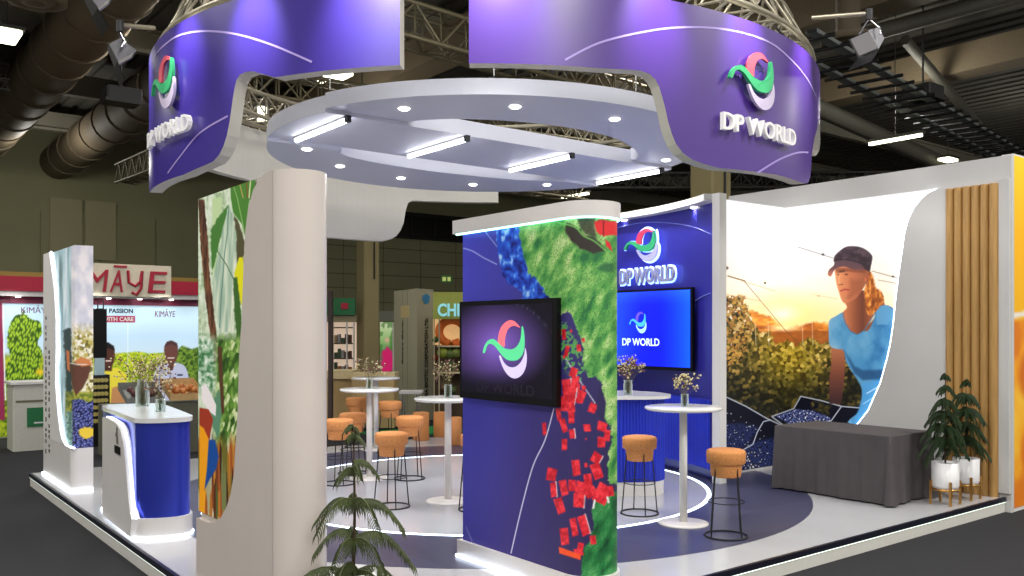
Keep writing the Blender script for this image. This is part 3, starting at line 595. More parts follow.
# ================================================================ mural walls, right
def paint_woman(P):
    u, v = P.u, P.v
    P.c[:] = ramp((v-190)/125, [(0, (236, 238, 243)), (.5, (240, 238, 238)), (.8, (250, 238, 214)), (1, (255, 232, 176))])
    P.blob(786, 318, 62, 34, (255, 220, 130), 1, .7); P.blob(782, 314, 24, 12, (255, 250, 214), .9, 1)
    Z8 = lambda p: zz(p, 2.877, 780, 230); Z2 = lambda p: zz(p, 5.76, 720, 300); Z1 = lambda p: zz(p, 5.236, 800, 235); Z3 = lambda p: zz(p, 5.7625, 720, 380)
    n = fbm(u*.1, v*.25, 5)
    hill = ramp(n+np.clip((v-325)/60, 0, .4), [(.2, (255, 196, 96)), (.5, (226, 140, 52)), (.8, (176, 92, 40)), (1.1, (120, 66, 34))])
    P.poly([(735, 305), (752, 311), (770, 317), (784, 327), (800, 326), (815, 322), (835, 324), (862, 322), (890, 330), (890, 380), (735, 380)], hill, 3, wob=2)
    P.poly([(742, 327), (762, 331), (790, 331), (812, 330), (830, 331), (890, 333), (890, 350), (742, 352)], (150, 82, 36), 2, .75, wob=1.5)
    P.blob(784, 328, 22, 5, (255, 240, 190), .9, .9)
    d, i = cells(u*.33, v*.33, 3); n = fbm(u*.12, v*.12, 9)
    t = np.clip(i*.75+n*.45-.05-np.clip((v-345)/80, -.1, .6)*.6, 0, 1)
    sun = np.exp(-((u-792)/36)**2-((v-356)/30)**2)
    lf = ramp(t, [(0, (20, 20, 14)), (.35, (44, 42, 24)), (.6, (92, 78, 36)), (.8, (160, 126, 62)), (.95, (216, 190, 140)), (1, (236, 230, 216))])
    lf = lf*(1-.55*sun[:, None])+.55*sun[:, None]*ramp(i, [(0, (150, 110, 20)), (.5, (222, 190, 40)), (1, (250, 232, 90))])
    hedge = [(720, 292), (733, 299), (740, 296), (748, 310), (754, 326), (760, 333), (770, 331), (776, 345), (786, 340), (797, 345), (808, 338), (822, 343), (832, 340), (850, 344), (870, 352), (900, 356), (950, 370), (950, 500), (700, 500), (700, 292)]
    P.mix(P.mask(hedge, 1.5, 3, .35), lf)
    dd, ii = cells(u*.5, v*.5, 21); P.mix(P.mask([(720, 292), (745, 296), (752, 330), (742, 360), (720, 370)], 3)*(ii > .45), ramp(ii, [(.4, (120, 70, 40)), (1, (200, 160, 70))]))
    for x in (755, 768, 802, 812): P.line([(x, 322), (x+1, 345)], .6, (236, 220, 190), .7)
    P.line([(728, 276), (745, 281)], 1.2, (120, 90, 60)); P.line([(742, 281), (775, 291)], .7, (190, 160, 130)); P.line([(745, 282), (785, 330)], .6, (90, 80, 80)); P.line([(785, 330), (830, 372)], .6, (100, 80, 60)); P.line([(724, 294), (760, 301)], 1, (196, 160, 120), .7)
    P.blob(727, 268, 2, 2, (80, 60, 50), .6); P.blob(765, 283, 1.6, 1.6, (60, 50, 40), .6)
    P.line([(798, 247), (833, 258)], .7, (110, 105, 110)); P.blob(823, 254.5, 2, 1.6, (40, 36, 40), .7); P.line([(872, 271), (899, 278.5)], .7, (120, 110, 100)); P.blob(893, 276.5, 2, 1.4, (50, 45, 45), .7); P.line([(878, 280), (900, 284)], .7, (130, 125, 125)); P.line([(810, 294), (838, 299)], .8, (226, 196, 160)); P.blob(818.5, 296, 2, 1, (200, 150, 100), .7)
    # crates of berries
    d3, i3 = cells(u*.55, v*.55, 41); berry = ramp(d3, [(0, (70, 84, 140)), (.3, (34, 44, 92)), (.7, (12, 16, 40))]); spec = (i3 > .9)*(d3 < .22)
    dk = (10, 12, 26)
    P.poly(Z3([(-60, 60), (40, 100), (150, 152), (240, 205), (300, 240), (370, 268), (330, 300), (600, 330), (600, 620), (-60, 620)]), dk, 1)
    P.mix(P.mask(Z3([(0, 250), (120, 250), (230, 270), (160, 370), (120, 400), (0, 400)]), 4, 1)*.9, berry); P.mix(P.mask(Z3([(200, 350), (350, 330), (350, 600), (-60, 600), (100, 430)]), 4, 1)*.95, berry)
    P.mix(P.mask(Z3([(-60, 120), (240, 260), (340, 560), (-60, 600)]), 4)*spec, (205, 210, 225))
    P.mix(P.mask(Z3([(100, 440), (200, 400), (260, 500), (330, 560), (60, 600)]), 4)*((i3 > .74) & (d3 < .3)), (222, 216, 210))
    P.poly(Z3([(425, 165), (466, 94), (700, 150), (800, 150), (870, 182), (900, 260), (640, 240), (420, 262), (300, 212)]), dk, 1)
    P.mix(P.mask(Z3([(520, 120), (640, 145), (630, 200), (600, 200), (590, 190), (535, 170)]), 3)*(i > .5), lf)
    P.mix(P.mask(Z3([(322, 208), (440, 168), (540, 178), (640, 218), (640, 236), (400, 256)]), 1.5, .6), ramp(d3, [(0, (150, 160, 205)), (.3, (66, 76, 130)), (.7, (22, 28, 60))]))
    P.mix(P.mask(Z3([(322, 208), (440, 168), (540, 178), (640, 218), (640, 236), (400, 256)]), 2)*((i3 > .8) & (d3 < .3)), (225, 228, 240))
    for l in ([(-40, 70), (40, 100), (150, 152), (270, 222), (370, 268)], [(300, 210), (425, 165), (466, 94), (580, 118), (700, 152), (640, 236), (500, 256), (375, 268), (300, 212)], [(60, 430), (120, 410), (190, 370), (215, 300), (250, 240), (290, 230)], [(700, 152), (800, 160), (870, 182)]):
        P.line(Z3(l), .9, (196, 202, 216))
    # the woman: arm, shirt, neck, hair, face, cap
    skin = ramp((u-835)/45, [(0, (226, 150, 100)), (.35, (190, 112, 76)), (1, (128, 70, 50))])
    arm = Z8([(146, 325), (166, 336), (186, 342), (187, 400), (183, 450), (176, 500), (142, 500), (141, 440), (148, 380)])
    P.poly(arm, ramp((v-350)/50, [(0, (172, 104, 72)), (.5, (116, 66, 50)), (1, (66, 42, 42))]), 1)
    sh = ramp(fbm(u*.09, v*.06, 4)+(u-845)/110, [(.2, (126, 172, 200)), (.5, (96, 156, 194)), (.8, (70, 136, 182)), (1.1, (38, 100, 156))])
    shirt = Z8(smooth_poly([(141, 262), (160, 248), (186, 236), (200, 262), (222, 285), (252, 290), (268, 262), (278, 232), (302, 217), (318, 220), (340, 232), (420, 250), (420, 560), (205, 560), (228, 520), (236, 470), (228, 440), (205, 405), (190, 378), (182, 346), (160, 342), (143, 332), (140, 300)], 4))
    P.poly(Z1([(330, 290), (430, 300), (446, 374), (414, 404), (372, 456), (334, 480), (334, 525), (376, 500), (404, 440)]), (138, 80, 54), 1)
    P.poly(shirt, sh, 1)
    P.poly(Z1([(398, 402), (420, 372), (446, 366), (500, 396), (480, 470), (400, 470)]), (92, 152, 192), 1.5)
    P.poly(Z8([(184, 346), (215, 392), (240, 404), (330, 400), (320, 426), (238, 432), (214, 412)]), (36, 76, 118), 2.5, .85)
    P.poly(Z8([(238, 440), (300, 430), (310, 450), (280, 490), (240, 545), (212, 560), (236, 480)]), (76, 150, 206), 2, .8); P.line(Z8([(250, 470), (285, 450)]), 1.2, (200, 226, 244), .8); P.line(Z8([(240, 500), (275, 478)]), 1, (190, 220, 240), .7)
    P.line(Z8([(183, 345), (176, 300), (180, 262)]), 1, (80, 130, 170), .6); P.line(Z8([(262, 330), (290, 310), (318, 262)]), 1, (52, 120, 176), .6)
    P.poly(Z1(smooth_poly([(238, 340), (330, 290), (350, 330), (362, 400), (402, 385), (360, 460), (330, 500), (300, 520), (262, 502), (236, 462), (222, 410), (246, 380)], 4)), ramp((u-845)/25, [(0, (196, 116, 76)), (.4, (146, 82, 56)), (.7, (110, 60, 44)), (1, (150, 84, 56))]), 1)
    P.line(Z1([(224, 408), (238, 462), (264, 504), (300, 522), (334, 502), (372, 446), (400, 390)]), 1.1, (60, 110, 150), .8)
    hair = ramp(fbm(u*.5, v*.22, 14), [(.2, (110, 54, 24)), (.5, (190, 104, 44)), (.8, (240, 170, 80))])
    P.poly(Z1(smooth_poly([(340, 186), (372, 196), (390, 240), (396, 272), (425, 296), (440, 330), (436, 356), (418, 372), (398, 400), (368, 424), (348, 400), (342, 350), (336, 290), (352, 240)], 4)), hair, 1.2, wob=1, ws=.8)
    P.poly(Z1(smooth_poly([(184, 178), (186, 222), (192, 262), (204, 300), (214, 332), (230, 356), (254, 352), (292, 332), (326, 288), (346, 250), (362, 214), (346, 178), (290, 160), (225, 160)], 4)), skin, .8)
    P.poly(Z1([(184, 170), (345, 178), (340, 200), (250, 192), (190, 200)]), (120, 64, 46), 2, .7)
    P.poly(Z1([(205, 186), (235, 182), (236, 192), (206, 196)]), (84, 46, 36), 1, .8); P.blob(*Z1([(243, 206)])[0], 2.6, 1.1, (70, 40, 34), .8); P.blob(*Z1([(200, 208)])[0], 1.5, 1, (80, 44, 36), .8)
    P.line(Z1([(208, 212), (202, 246), (212, 256)]), .8, (236, 170, 124)); P.line(Z1([(206, 260), (224, 258)]), .9, (120, 60, 44)); P.line(Z1([(214, 292), (236, 284), (256, 288)]), 1.5, (170, 66, 56)); P.line(Z1([(216, 300), (244, 298)]), .8, (214, 120, 96))
    P.poly(Z1([(262, 230), (330, 240), (318, 290), (262, 336), (244, 330), (262, 290)]), (146, 80, 54), 4, .5)
    P.blob(*Z1([(348, 232)])[0], 2.8, 5, (190, 104, 70), .5); P.line(Z1([(344, 216), (356, 232), (346, 256)]), .8, (120, 62, 44))
    capc = ramp(fbm(u*.25, v*.25, 2)+(v-246)/60, [(.3, (92, 72, 80)), (.6, (66, 52, 60)), (1, (50, 38, 44))])
    P.poly(Z1(smooth_poly([(178, 142), (180, 112), (202, 88), (232, 66), (262, 58), (312, 62), (350, 80), (376, 106), (378, 130), (372, 160), (364, 192), (345, 182), (310, 168), (250, 140), (205, 138)], 4)), capc, .8)
    P.poly(Z1(smooth_poly([(146, 208), (152, 182), (176, 160), (188, 138), (250, 134), (318, 154), (334, 180), (292, 184), (236, 166), (196, 172), (176, 190), (162, 216)], 4)), ramp((v-260)/14, [(0, (90, 68, 76)), (.6, (100, 70, 72)), (1, (180, 104, 84))]), .8)
    P.line(Z1([(190, 128), (250, 128), (320, 148), (352, 168)]), .8, (46, 36, 42)); P.line(Z1([(186, 112), (230, 92), (300, 100), (360, 128)]), .7, (50, 40, 46), .7)
MW = thing('photo_mural_wall', (8.05, 1.6, 0), 'white corner wall with a photo mural of a capped worker among berry bushes', 'display wall')
WA, WB = 8.05, 2.78
MB().box(WA, 8.053, -.078, WB+.1, 0, 3.46).build('right_panel', whitem, MW); MB().box(6.66, WA-.001, WB, WB+.1, 0, 3.46).build('back_panel', whitem, MW)
mural = printmat('backlit_mural_print', .55, emit=.3)
LA = WA-6.67; LB = WB-.55; LT = LA+LB; ca_ = 0
def mfn(s, t):
    d = s*LT
    return (6.67+d, WB-.004, .03+3.42*t) if d < LA else (WA-.004, WB-(d-LA), .03+3.42*t)
print_grid('printed_mural', mfn, 420, 440, paint_woman, mural, MW)
cpx = [(946, 187.2), (935.8, 189.5), (928, 193), (921.5, 199), (914, 208), (908.9, 219), (905, 233), (902.5, 251), (899, 275), (896, 300), (893.5, 325), (890.5, 345), (887.6, 358), (880.7, 383), (868.5, 410.6), (858, 424), (845, 434), (825, 440)]
cpb = [on_a(u, v, WA-.05) for u, v in cpx]; cpb[0] = (cpb[0][0], 3.46)
MB().prism(cpb+[(cpb[-1][0], .05), (-.078, .05), (-.078, 3.46)], WA-.05, WA-.006, fn=lambda p, q, d: (d, p, q)).build('cover_panel', grayw, MW, fixn=True)
m = MB(); led_path(m, [(WA-.03, b+.012, z-.0) for b, z in cpb[1:]], .011); m.build('edge_led', led, MW)
# fluted timber slats
sl = thing('slat_panel', (8.0, .33, 0), 'golden fluted timber slats standing against the right wall', 'slat panel')
nsl = 6; sb0, sb1 = .03, .60; sw = (sb1-sb0)/nsl
woodm = mat('golden_wood', (178, 138, 80), .33, noise=.14, nscale=8, stretch=(6, 6, .4))
for i in range(nsl):
    c = sb0+sw*(i+.5); r = sw*.46
    MB().prism([(WA-.052, c+r)]+[(WA-.055-r*1.1*sin(PI*k/10), c+r*cos(PI*k/10)) for k in range(11)]+[(WA-.052, c-r)], .0, 3.42, smooth=True).build('slat', woodm, sl, fixn=True)
MB().box(WA-.055, WA-.051, sb0, sb1, 0, 3.42).build('backing', woodm, sl)
# outer partition
o = MB().box(8.055, 8.12, -.08, 3.7, -.16, 3.72).build('wall_right', grayw); struct(o)
NP = thing('neighbouring_partition', (9.3, -.04, -.16), 'tall yellow and orange printed partition at the right edge', 'partition')
MB().box(8.122, 10.6, -.075, .05, -.16, 3.74).build('partition_core', whitem, NP)
def paint_yel(P):
    u, v = P.u, P.v; P.c[:] = ramp((v-156)/160, [(0, (250, 206, 20)), (.5, (244, 180, 12)), (1, (238, 176, 18))]); P.poly([(1000, 312.5), (1100, 308), (1100, 314), (1000, 318)], (230, 228, 224), .8)
    P.mix(np.clip((v-318)/4, 0, 1), ramp(fbm(u*.06, v*.03, 3), [(.3, (216, 120, 22)), (.5, (236, 156, 30)), (.8, (246, 200, 60))]))
    P.blob(1034, 375, 18, 34, (196, 92, 16), .3, .8); P.blob(1036, 450, 17, 30, (206, 100, 20), .3, .8)
print_grid('printed_face', lambda s, t: (8.124+2.4*s, -.079, -.12+3.84*t), 60, 120, paint_yel, MATS['fabric_print'], NP)
# ================================================================ draped table
TBL = thing('draped_table', (6.93, 1.12, 0), 'rectangular table fully draped in a black cloth', 'table')
ta0, ta1, tb0_, tb1_ = 6.55, 7.4, .47, 1.86
def cloth_ring(z, k):
    pts = []; per = 2*((ta1-ta0)+(tb1_-tb0_)); N_ = 220
    for i in range(N_):
        d = per*i/N_; A_ = ta1-ta0; B_ = tb1_-tb0_
        if d < B_: p = (ta0, tb1_-d); nn = (-1, 0)
        elif d < B_+A_: p = (ta0+d-B_, tb0_); nn = (0, -1)
        elif d < 2*B_+A_: p = (ta1, tb0_+d-B_-A_); nn = (1, 0)
        else: p = (ta1-(d-2*B_-A_), tb1_); nn = (0, 1)
        cd_ = min(abs(d-B_), abs(d-B_-A_), abs(d-2*B_-A_), d, per-d)
        off = k*(.010+.012*sin(d*9)+.008*sin(d*23+1)+.008*sin(d*47))+k*.05*math.exp(-(cd_/.09)**2)*(1+.5*sin(d*60))
        if B_+.45 < d < B_+.58: off -= k*.05*sin((d-B_-.45)/.13*PI)
        pts.append((p[0]+nn[0]*off, p[1]+nn[1]*off, z))
    return pts
m = MB(); rings = [cloth_ring(.725, 0), cloth_ring(.715, .08), cloth_ring(.5, .4), cloth_ring(.25, .75), cloth_ring(.02, 1)]
for r in rings: m.v += r
N_ = 220
for i in range(len(rings)-1):
    for k in range(N_): m.f.append([i*N_+k, i*N_+(k+1) % N_, (i+1)*N_+(k+1) % N_, (i+1)*N_+k]); m.m.append(0); m.sm.append(True)
m.f.append(list(range(N_))); m.m.append(0); m.sm.append(False)
m.build('tablecloth', cloth, TBL, fixn=True)
MB().box(ta0+.01, ta1-.01, tb0_+.01, tb1_-.01, .69, .715).build('tabletop', whitem, TBL)
for x in (ta0+.06, ta1-.06):
    for y in (tb0_+.06, tb1_-.06): MB().box(x-.02, x+.02, y-.02, y+.02, 0, .69).build('leg', blackm, TBL)
# ================================================================ norfolk pines in white pots
def pine_mesh(h, tiers, spread, seed, dens=1., droop=.5, nbr=7, bw=.0075, z0=.12, jit=.1):
    R = random.Random(seed); m = MB()
    for ti in range(tiers):
        t = ti/(tiers-1); z = h*(z0+(.98-z0)*t)
        L_ = spread*(1-t)**.75+.05 + (0 if t < .99 else 0)
        nb = nbr if t < .8 else 5
        for k in range(nb):
            an = 2*PI*k/nb+ti*1.1+R.uniform(-.2, .2); ln = L_*R.uniform(.9-jit, 1+jit); zb0 = z+R.uniform(-1, 1)*jit*.12; pts = []
            for j in range(9):
                s = j/8; x = ln*s; dz = .16*ln*sin(min(1, s*1.5)*PI*.5)*1.2-droop*ln*s**2.2; pts.append(Vector((x*cos(an), x*sin(an), zb0+dz)))
            m.tube(pts, .006, 4, r2=.002)
            side = Vector((-sin(an), cos(an), 0)); nbl = int(22*dens*max(.5, ln/.35))
            for j in range(nbl):
                s = (j+1)/nbl; i = min(7, int(s*8)); p = pts[i].lerp(pts[i+1], s*8-i)
                for sd in (-1, 1):
                    bl = ln*.22*(1-.4*s)*R.uniform(.8, 1.2)+.035; q = p+side*sd*bl*.38+Vector((cos(an), sin(an), 0))*bl*.2+Vector((0, 0, -bl*R.uniform(.75, 1.1)))
                    mid = p.lerp(q, .45)+side*sd*bl*.12+Vector((0, 0, bl*.12)); w = bw
                    e = Vector((cos(an), sin(an), .2))*w; o2 = Vector((0, 0, w))
                    m.add([p-e, p+e, mid+e, mid-e, q], [(0, 1, 2, 3), (3, 2, 4)]); m.add([p-o2, p+o2, mid+o2, mid-o2, q], [(0, 1, 2, 3), (3, 2, 4)])
    return m
def pine(name, a, b, h, tiers, spread, seed, label, pot=True, dens=1., zs=.42, droop=.5, potr=.135, pz=.17, ph=.27, nbr=9, bw=.008, z0=.12, jit=.1, fm=None):
    T = thing(name, (a, b, 0), label, 'plant', 'potted norfolk pines')
    m = MB().lathe([(.05, pz), (potr*.92, pz), (potr*.98, pz+.03), (potr, pz+ph), (potr-.012, pz+ph), (potr-.02, pz+ph-.03)], (a, b, 0), 32, caps=True); pt = m.build('pot', potw, T)
    MB().lathe([(.001, pz+ph-.025), (potr-.015, pz+ph-.025)], (a, b, 0), 24, caps=False).build('soil', bark, pt)
    S = MB(); S.lathe([(potr+.002, pz-.02), (potr+.008, pz-.02), (potr+.008, pz), (potr+.002, pz)], (a, b, 0), 32, caps=False)
    S.build('stand_ring', gold, T)
    for k in range(4):
        an = PI/4+k*PI/2; x = a+(potr+.012)*cos(an); y = b+(potr+.012)*sin(an); MB().box(x-.01, x+.01, y-.01, y+.01, 0, pz+.08).build('stand_leg', gold, T)
    MB().tube([(a, b, pz+ph-.03), (a+.01, b, zs+h*.5), (a, b, zs+h)], .011, 6, r2=.004).build('trunk', bark, T)
    f = MB(); f.merge(pine_mesh(h, tiers, spread, seed, dens, droop, nbr, bw, z0, jit), lambda x, y, z: (a+x, b+y, zs+z)); o = f.build('foliage', fm or leafd, T)
    return T
p1 = B(4.53, 9.20); p2 = B(4.90, 9.50)
pine('potted_pine', *p1, .95, 6, .19, 3, 'norfolk pine in a white pot, left of two, its pot in front', dens=1.5, droop=.9, z0=.26, jit=.2)
pine('potted_pine', *p2, .86, 5, .21, 5, 'norfolk pine in a white pot, right of two, close to the timber slats', dens=1.5, droop=.9, z0=.26, jit=.2)
pine('potted_pine', .32, .28, .92, 5, .36, 9, 'norfolk pine with drooping fronds in the foreground beside the big white pillar', dens=1.5, droop=.75, zs=.34, nbr=5, bw=.0045, jit=.28, fm=mat('olive_pine_needles', (74, 84, 46), .6, noise=.35, nscale=9))
# ================================================================ high tables and stools
def high_table(org, label):
    T = thing('high_table', org, label, 'table', 'white high tables'); x, y, _ = org; c = (x, y, 0)
    MB().lathe([(.001, 1.07), (.345, 1.07), (.36, 1.08), (.36, 1.095), (.352, 1.1), (.001, 1.1)], c, 48, caps=False).build('tabletop', MATS['glossy_white_top'], T)
    MB().lathe([(.038, .02), (.036, 1.07)], c, 20).build('leg', white, T)
    MB().lathe([(.235, 0), (.235, .012), (.2, .02), (.04, .026)], c, 40).build('base', white, T); return T
def place(u, Y): return B((u-512)/F*Y, Y)
HT = [(683.3, 8.27, 'white round high table standing free in front of the ribbed bar counter'), (369.5, 10.8, 'white round high table nearest the big pillar, in front of another'),
      (376, 13.4, 'white round high table farthest back, near the stone column'), (448, 9.35, 'white round high table partly hidden behind the centre media panel')]
tp = []
for k, (u, Y, lb) in enumerate(HT):
    a, b = place(u, Y); tp.append((a, b))
    if k == 0: t0_ = high_table((a, b, 0), lb)
    else: copy_tree(t0_, org=(a, b, 0), label=lb)
def stool(org, label):
    T = thing('bar_stool', org, label, 'stool', 'cork bar stools'); x, y, _ = org; c = (x, y, 0)
    MB().lathe([(.001, .645), (.155, .645), (.168, .655), (.172, .74), (.166, .758), (.145, .768), (.001, .77)], c, 28, caps=False).build('seat', cork, T)
    MB().lathe([(.001, .53), (.122, .53), (.13, .54), (.14, .644)], c, 28, caps=False).build('seat_base', cork, T)
    for k in range(4):
        an = PI/4+k*PI/2+.3; MB().tube([(x+.128*cos(an), y+.128*sin(an), .65), (x+.14*cos(an), y+.14*sin(an), .5), (x+.183*cos(an), y+.183*sin(an), .01)], .0065, 6).build('leg', blackm, T)
    MB().tube([(x+.185*cos(t), y+.185*sin(t), .01) for t in [2*PI*k/32 for k in range(32)]], .008, 6, closed=True).build('base_ring', blackm, T)
    MB().tube([(x+.157*cos(t), y+.157*sin(t), .31) for t in [2*PI*k/32 for k in range(32)]], .005, 6, closed=True).build('foot_ring', blackm, T)
    return T
ST = [(639.5, 8.72, 'cork bar stool in front of the ribbed bar counter, left of the free-standing high table'), (726, 7.76, 'cork bar stool at the right of the free-standing high table'),
      (391.5, 9.05, 'cork bar stool nearest the camera among those left of the centre panel'), (409.5, 10.75, 'cork bar stool just behind the nearest one, toward the cork cylinder poufs'),
      (390, 13.0, 'cork bar stool at the farthest high table, right of its leg'), (357, 13.7, 'cork bar stool at the farthest high table, left of its leg'),
      (353, 11.15, 'cork bar stool tucked at the left of the high table near the pillar, behind another'), (339, 10.4, 'cork bar stool half hidden by the big white pillar'),
      (477, 8.9, 'cork bar stool almost hidden behind the centre media panel')]
for k, (u, Y, lb) in enumerate(ST):
    a, b = place(u, Y)
    if k == 0: s0_ = stool((a, b, 0), lb)
    else: copy_tree(s0_, org=(a, b, 0), label=lb, rz=(0, .4, .2, .9, .1, .6, 1.1, .3, 0)[k])
# cork poufs at the back edge
for u, v, r, hh_, lb in ((421, 443, .135, .46, 'cork cylinder pouf at the back edge of the stand, leftmost'), (440.5, 439.5, .12, .42, 'cork cylinder pouf behind the high table leg, middle'), (454, 448, .125, .44, 'cork cylinder pouf right of the high table leg, nearest the media panel')):
    a, b = on_z(u, v-3, 0); g = MB().lathe([(.001, 0), (r-.01, 0), (r, .01), (r, hh_-.012), (r-.012, hh_), (.001, hh_)], (a, b, 0), 28, caps=False); o = g.build('cork_pouf', cork, org=(a, b, 0)); tag(o, lb, 'pouf', 'cork poufs')
# vases with dried flowers
flm = [mat('dried_flower_cream', (206, 192, 150), .8, noise=.2), mat('dried_stem', (110, 100, 62), .8, noise=.2), mat('dried_flower_plum', (110, 70, 66), .8, noise=.2)]
def vase(a, b, z, r, h, lb, jar=False):
    p = [(.001, 0), (r, 0), (r*1.02, h*.1), (r, h*.7), (r*(.7 if jar else .95), h*.82), (r*(.75 if jar else 1), h)]
    p2 = [(q-.004, w) for q, w in p[::-1][:-1]]; p2[-1] = (p2[-1][0], .006)
    o = MB().lathe(p+p2+[(.001, .006)], (a, b, z), 24, caps=False).build('glass_vase', glass, org=(a, b, z)); return tag(o, lb, 'vase')
def flowers(a, b, z, h, sp, n, seed, lb, dark=.3):
    R = random.Random(seed); m = MB()
    for k in range(n):
        an = R.uniform(0, 2*PI); rr = sp*R.random()**.5; hh = h*R.uniform(.6, 1); e = Vector((a+rr*cos(an), b+rr*sin(an), z+hh)); s = Vector((a+rr*.12*cos(an), b+rr*.12*sin(an), z+.012)); md = s.lerp(e, .55); md.x -= rr*.2*cos(an); md.y -= rr*.2*sin(an)
        m.tube([s, md, e], .0016, 4, 1)
        for j in range(7):
            q = e+Vector((R.uniform(-1, 1), R.uniform(-1, 1), R.uniform(-1.4, .6)))*sp*.26; m.ball(q, R.uniform(.005, .012), 4, 2 if R.random() < dark else 0)
            m.tube([e.lerp(md, .3), q], .001, 3, 1, caps=False)
    o = m.build('dried_flowers', flm, org=(a, b, z)); return tag(o, lb, 'flowers')
a, b = tp[0]; vase(a+.02, b, 1.1, .036, .12, 'small glass vase on the free-standing high table'); flowers(a+.02, b, 1.1, .3, .12, 18, 1, 'cream dried flowers in the small vase on the free-standing high table', .15)
a, b = tp[1]; vase(a, b, 1.1, .036, .12, 'small glass vase on the high table near the pillar'); flowers(a, b, 1.1, .36, .16, 18, 2, 'airy dried flowers on the high table near the pillar', .5)
a, b = tp[3]; vase(a, b, 1.1, .04, .14, 'small glass vase on the high table beside the media panel'); flowers(a, b, 1.1, .38, .16, 18, 3, 'dried flowers on the high table beside the media panel', .5)
a, b = on_z(142.5, 406, 1.05); vase(a, b, 1.05, .066, .27, 'large glass jar vase on the reception counter', True); flowers(a, b, 1.05, .52, .25, 36, 4, 'dried flower bunch in the large jar on the reception counter', .35)
a, b = on_z(160.5, 411.5, 1.05); vase(a, b, 1.05, .045, .12, 'short glass tumbler vase at the front of the reception counter'); flowers(a, b, 1.05, .36, .13, 16, 5, 'few dried stems in the tumbler on the reception counter', .3)
a, b = on_z(628, 394.5, 1.1); vase(a, b, 1.1, .05, .16, 'dark glass vase on the ribbed bar counter'); flowers(a, b, 1.1, .42, .18, 34, 6, 'wispy dried bouquet on the ribbed bar counter before the blue screen', .5)
# ================================================================ overhead curved fascias
FX, FY, FR, FT = -.28, 10.3, 3.67, .12
def cyl(th, z, r=FR): X = FX+r*sin(th); Y = FY-r*cos(th); return (*B(X, Y), z)
def th_of(u, back=False):
    k = (u-512)/F; A = 1+k*k; Bq = 2*(-k*FX-FY); Cq = FX*FX+FY*FY-FR*FR; D = max(0, Bq*Bq-4*A*Cq); Y = (-Bq+(1 if back else -1)*math.sqrt(D))/(2*A); X = k*Y
    return math.atan2(X-FX, FY-Y), Y
def fz(u, v, back=False): th, Y = th_of(u, back); return th, H+(330-v)*Y/F
def fascia(name, cols, ztop, label, pm_=purple):
    purple = pm_; T = thing(name, cyl(sum(c[0] for c in cols)/len(cols), 3.1, 3), label, 'overhead sign', )
    n = len(cols); o = MB(); L_ = MB()
    for i in range(n-1):
        (t0, z0), (t1, z1) = cols[i], cols[i+1]; ns = 1
        o.add([cyl(t0, z0), cyl(t1, z1), cyl(t1, ztop), cyl(t0, ztop)], [(0, 1, 2, 3)], 0, True)
        L_.add([cyl(t0, z0, FR-FT), cyl(t1, z1, FR-FT), cyl(t1, ztop, FR-FT), cyl(t0, ztop, FR-FT)], [(3, 2, 1, 0)], 0, True)
        L_.add([cyl(t0, z0), cyl(t1, z1), cyl(t1, z1, FR-FT), cyl(t0, z0, FR-FT)], [(3, 2, 1, 0)])
        L_.add([cyl(t0, ztop), cyl(t1, ztop), cyl(t1, ztop, FR-FT), cyl(t0, ztop, FR-FT)], [(0, 1, 2, 3)])
    for (t, z), s_ in ((cols[0], 1), (cols[-1], -1)):
        e = s_*.0; L_.add([cyl(t, z), cyl(t, ztop), cyl(t, ztop, FR-FT), cyl(t, z, FR-FT)], [(0, 1, 2, 3)])
    # merge doubled columns for smooth shading
    ob = o.build('printed_face', purple, T); bm = bmesh.new(); bm.from_mesh(ob.data); bmesh.ops.remove_doubles(bm, verts=bm.verts, dist=1e-5); bm.to_mesh(ob.data); bm.free()
    L_.build('lining', inner_w, T); return T
def dens(cols, step=.03):
    out = [cols[0]]
    for p, q in zip(cols[:-1], cols[1:]):
        n = max(1, int(abs(q[0]-p[0])/step)); out += [(p[0]+(q[0]-p[0])*i/n, p[1]+(q[1]-p[1])*i/n) for i in range(1, n+1)]
    return out
zh, zl = 3.83, 3.18; D2R = PI/180
rc = [(-.7*D2R, zh), (th_of(600)[0], zh)]
rc += [fz(u, v) for u, v in ((630, 69.6), (640, 70.5), (649, 73.5), (655, 79), (659, 86), (662, 96), (665, 107), (668, 121), (671.5, 133), (676, 144), (683, 153), (692, 159.5), (704, 164), (719, 168))]
rc += [(45*D2R, zl), (54*D2R, zl), (56.5*D2R, zl+.02), (58*D2R, zl+.09), (58.6*D2R, zl+.2), (59*D2R, zl+.32), (60.5*D2R, zl+.48), (63*D2R, zl+.6), (66*D2R, 3.93), (69*D2R, 3.9), (71.5*D2R, 3.78), (75*D2R, 3.73), (80*D2R, 3.73), (84*D2R, 3.8)]
FRt = fascia('curved_fascia', dens(rc), 4.43, 'right-hand curved purple overhead fascia with emblem and white lettering')
lc = [(-8.95*D2R, zh), (th_of(275)[0], zh)]
lc += [fz(u, v) for u, v in ((252, 71), (246, 71.9), (240, 74.5), (236.5, 80), (234.5, 88), (233, 97), (231.2, 110), (229.5, 122), (227, 135), (223.5, 146), (219, 155), (213, 161.5), (203, 166))]
lc += [(-45*D2R, zl), (-64*D2R, zl), (-66*D2R, zl+.05), (-68.5*D2R, zl+.3), (-71*D2R, zh-.08), (-75*D2R, zh), (-124*D2R, zh), (-126*D2R, zh-.1), (-128*D2R, zl+.2), (-131*D2R, zl+.03), (-134*D2R, zl)]
def bk(u, v): th, z = fz(u, v, True); return (th-2*PI if th > 0 else th, z)
lc += [bk(*p) for p in ((380, 242), (388, 240), (394, 237), (398.5, 231), (401.5, 224), (403.5, 212), (406, 204), (411, 201.5))]+[(-181*D2R, zh)]
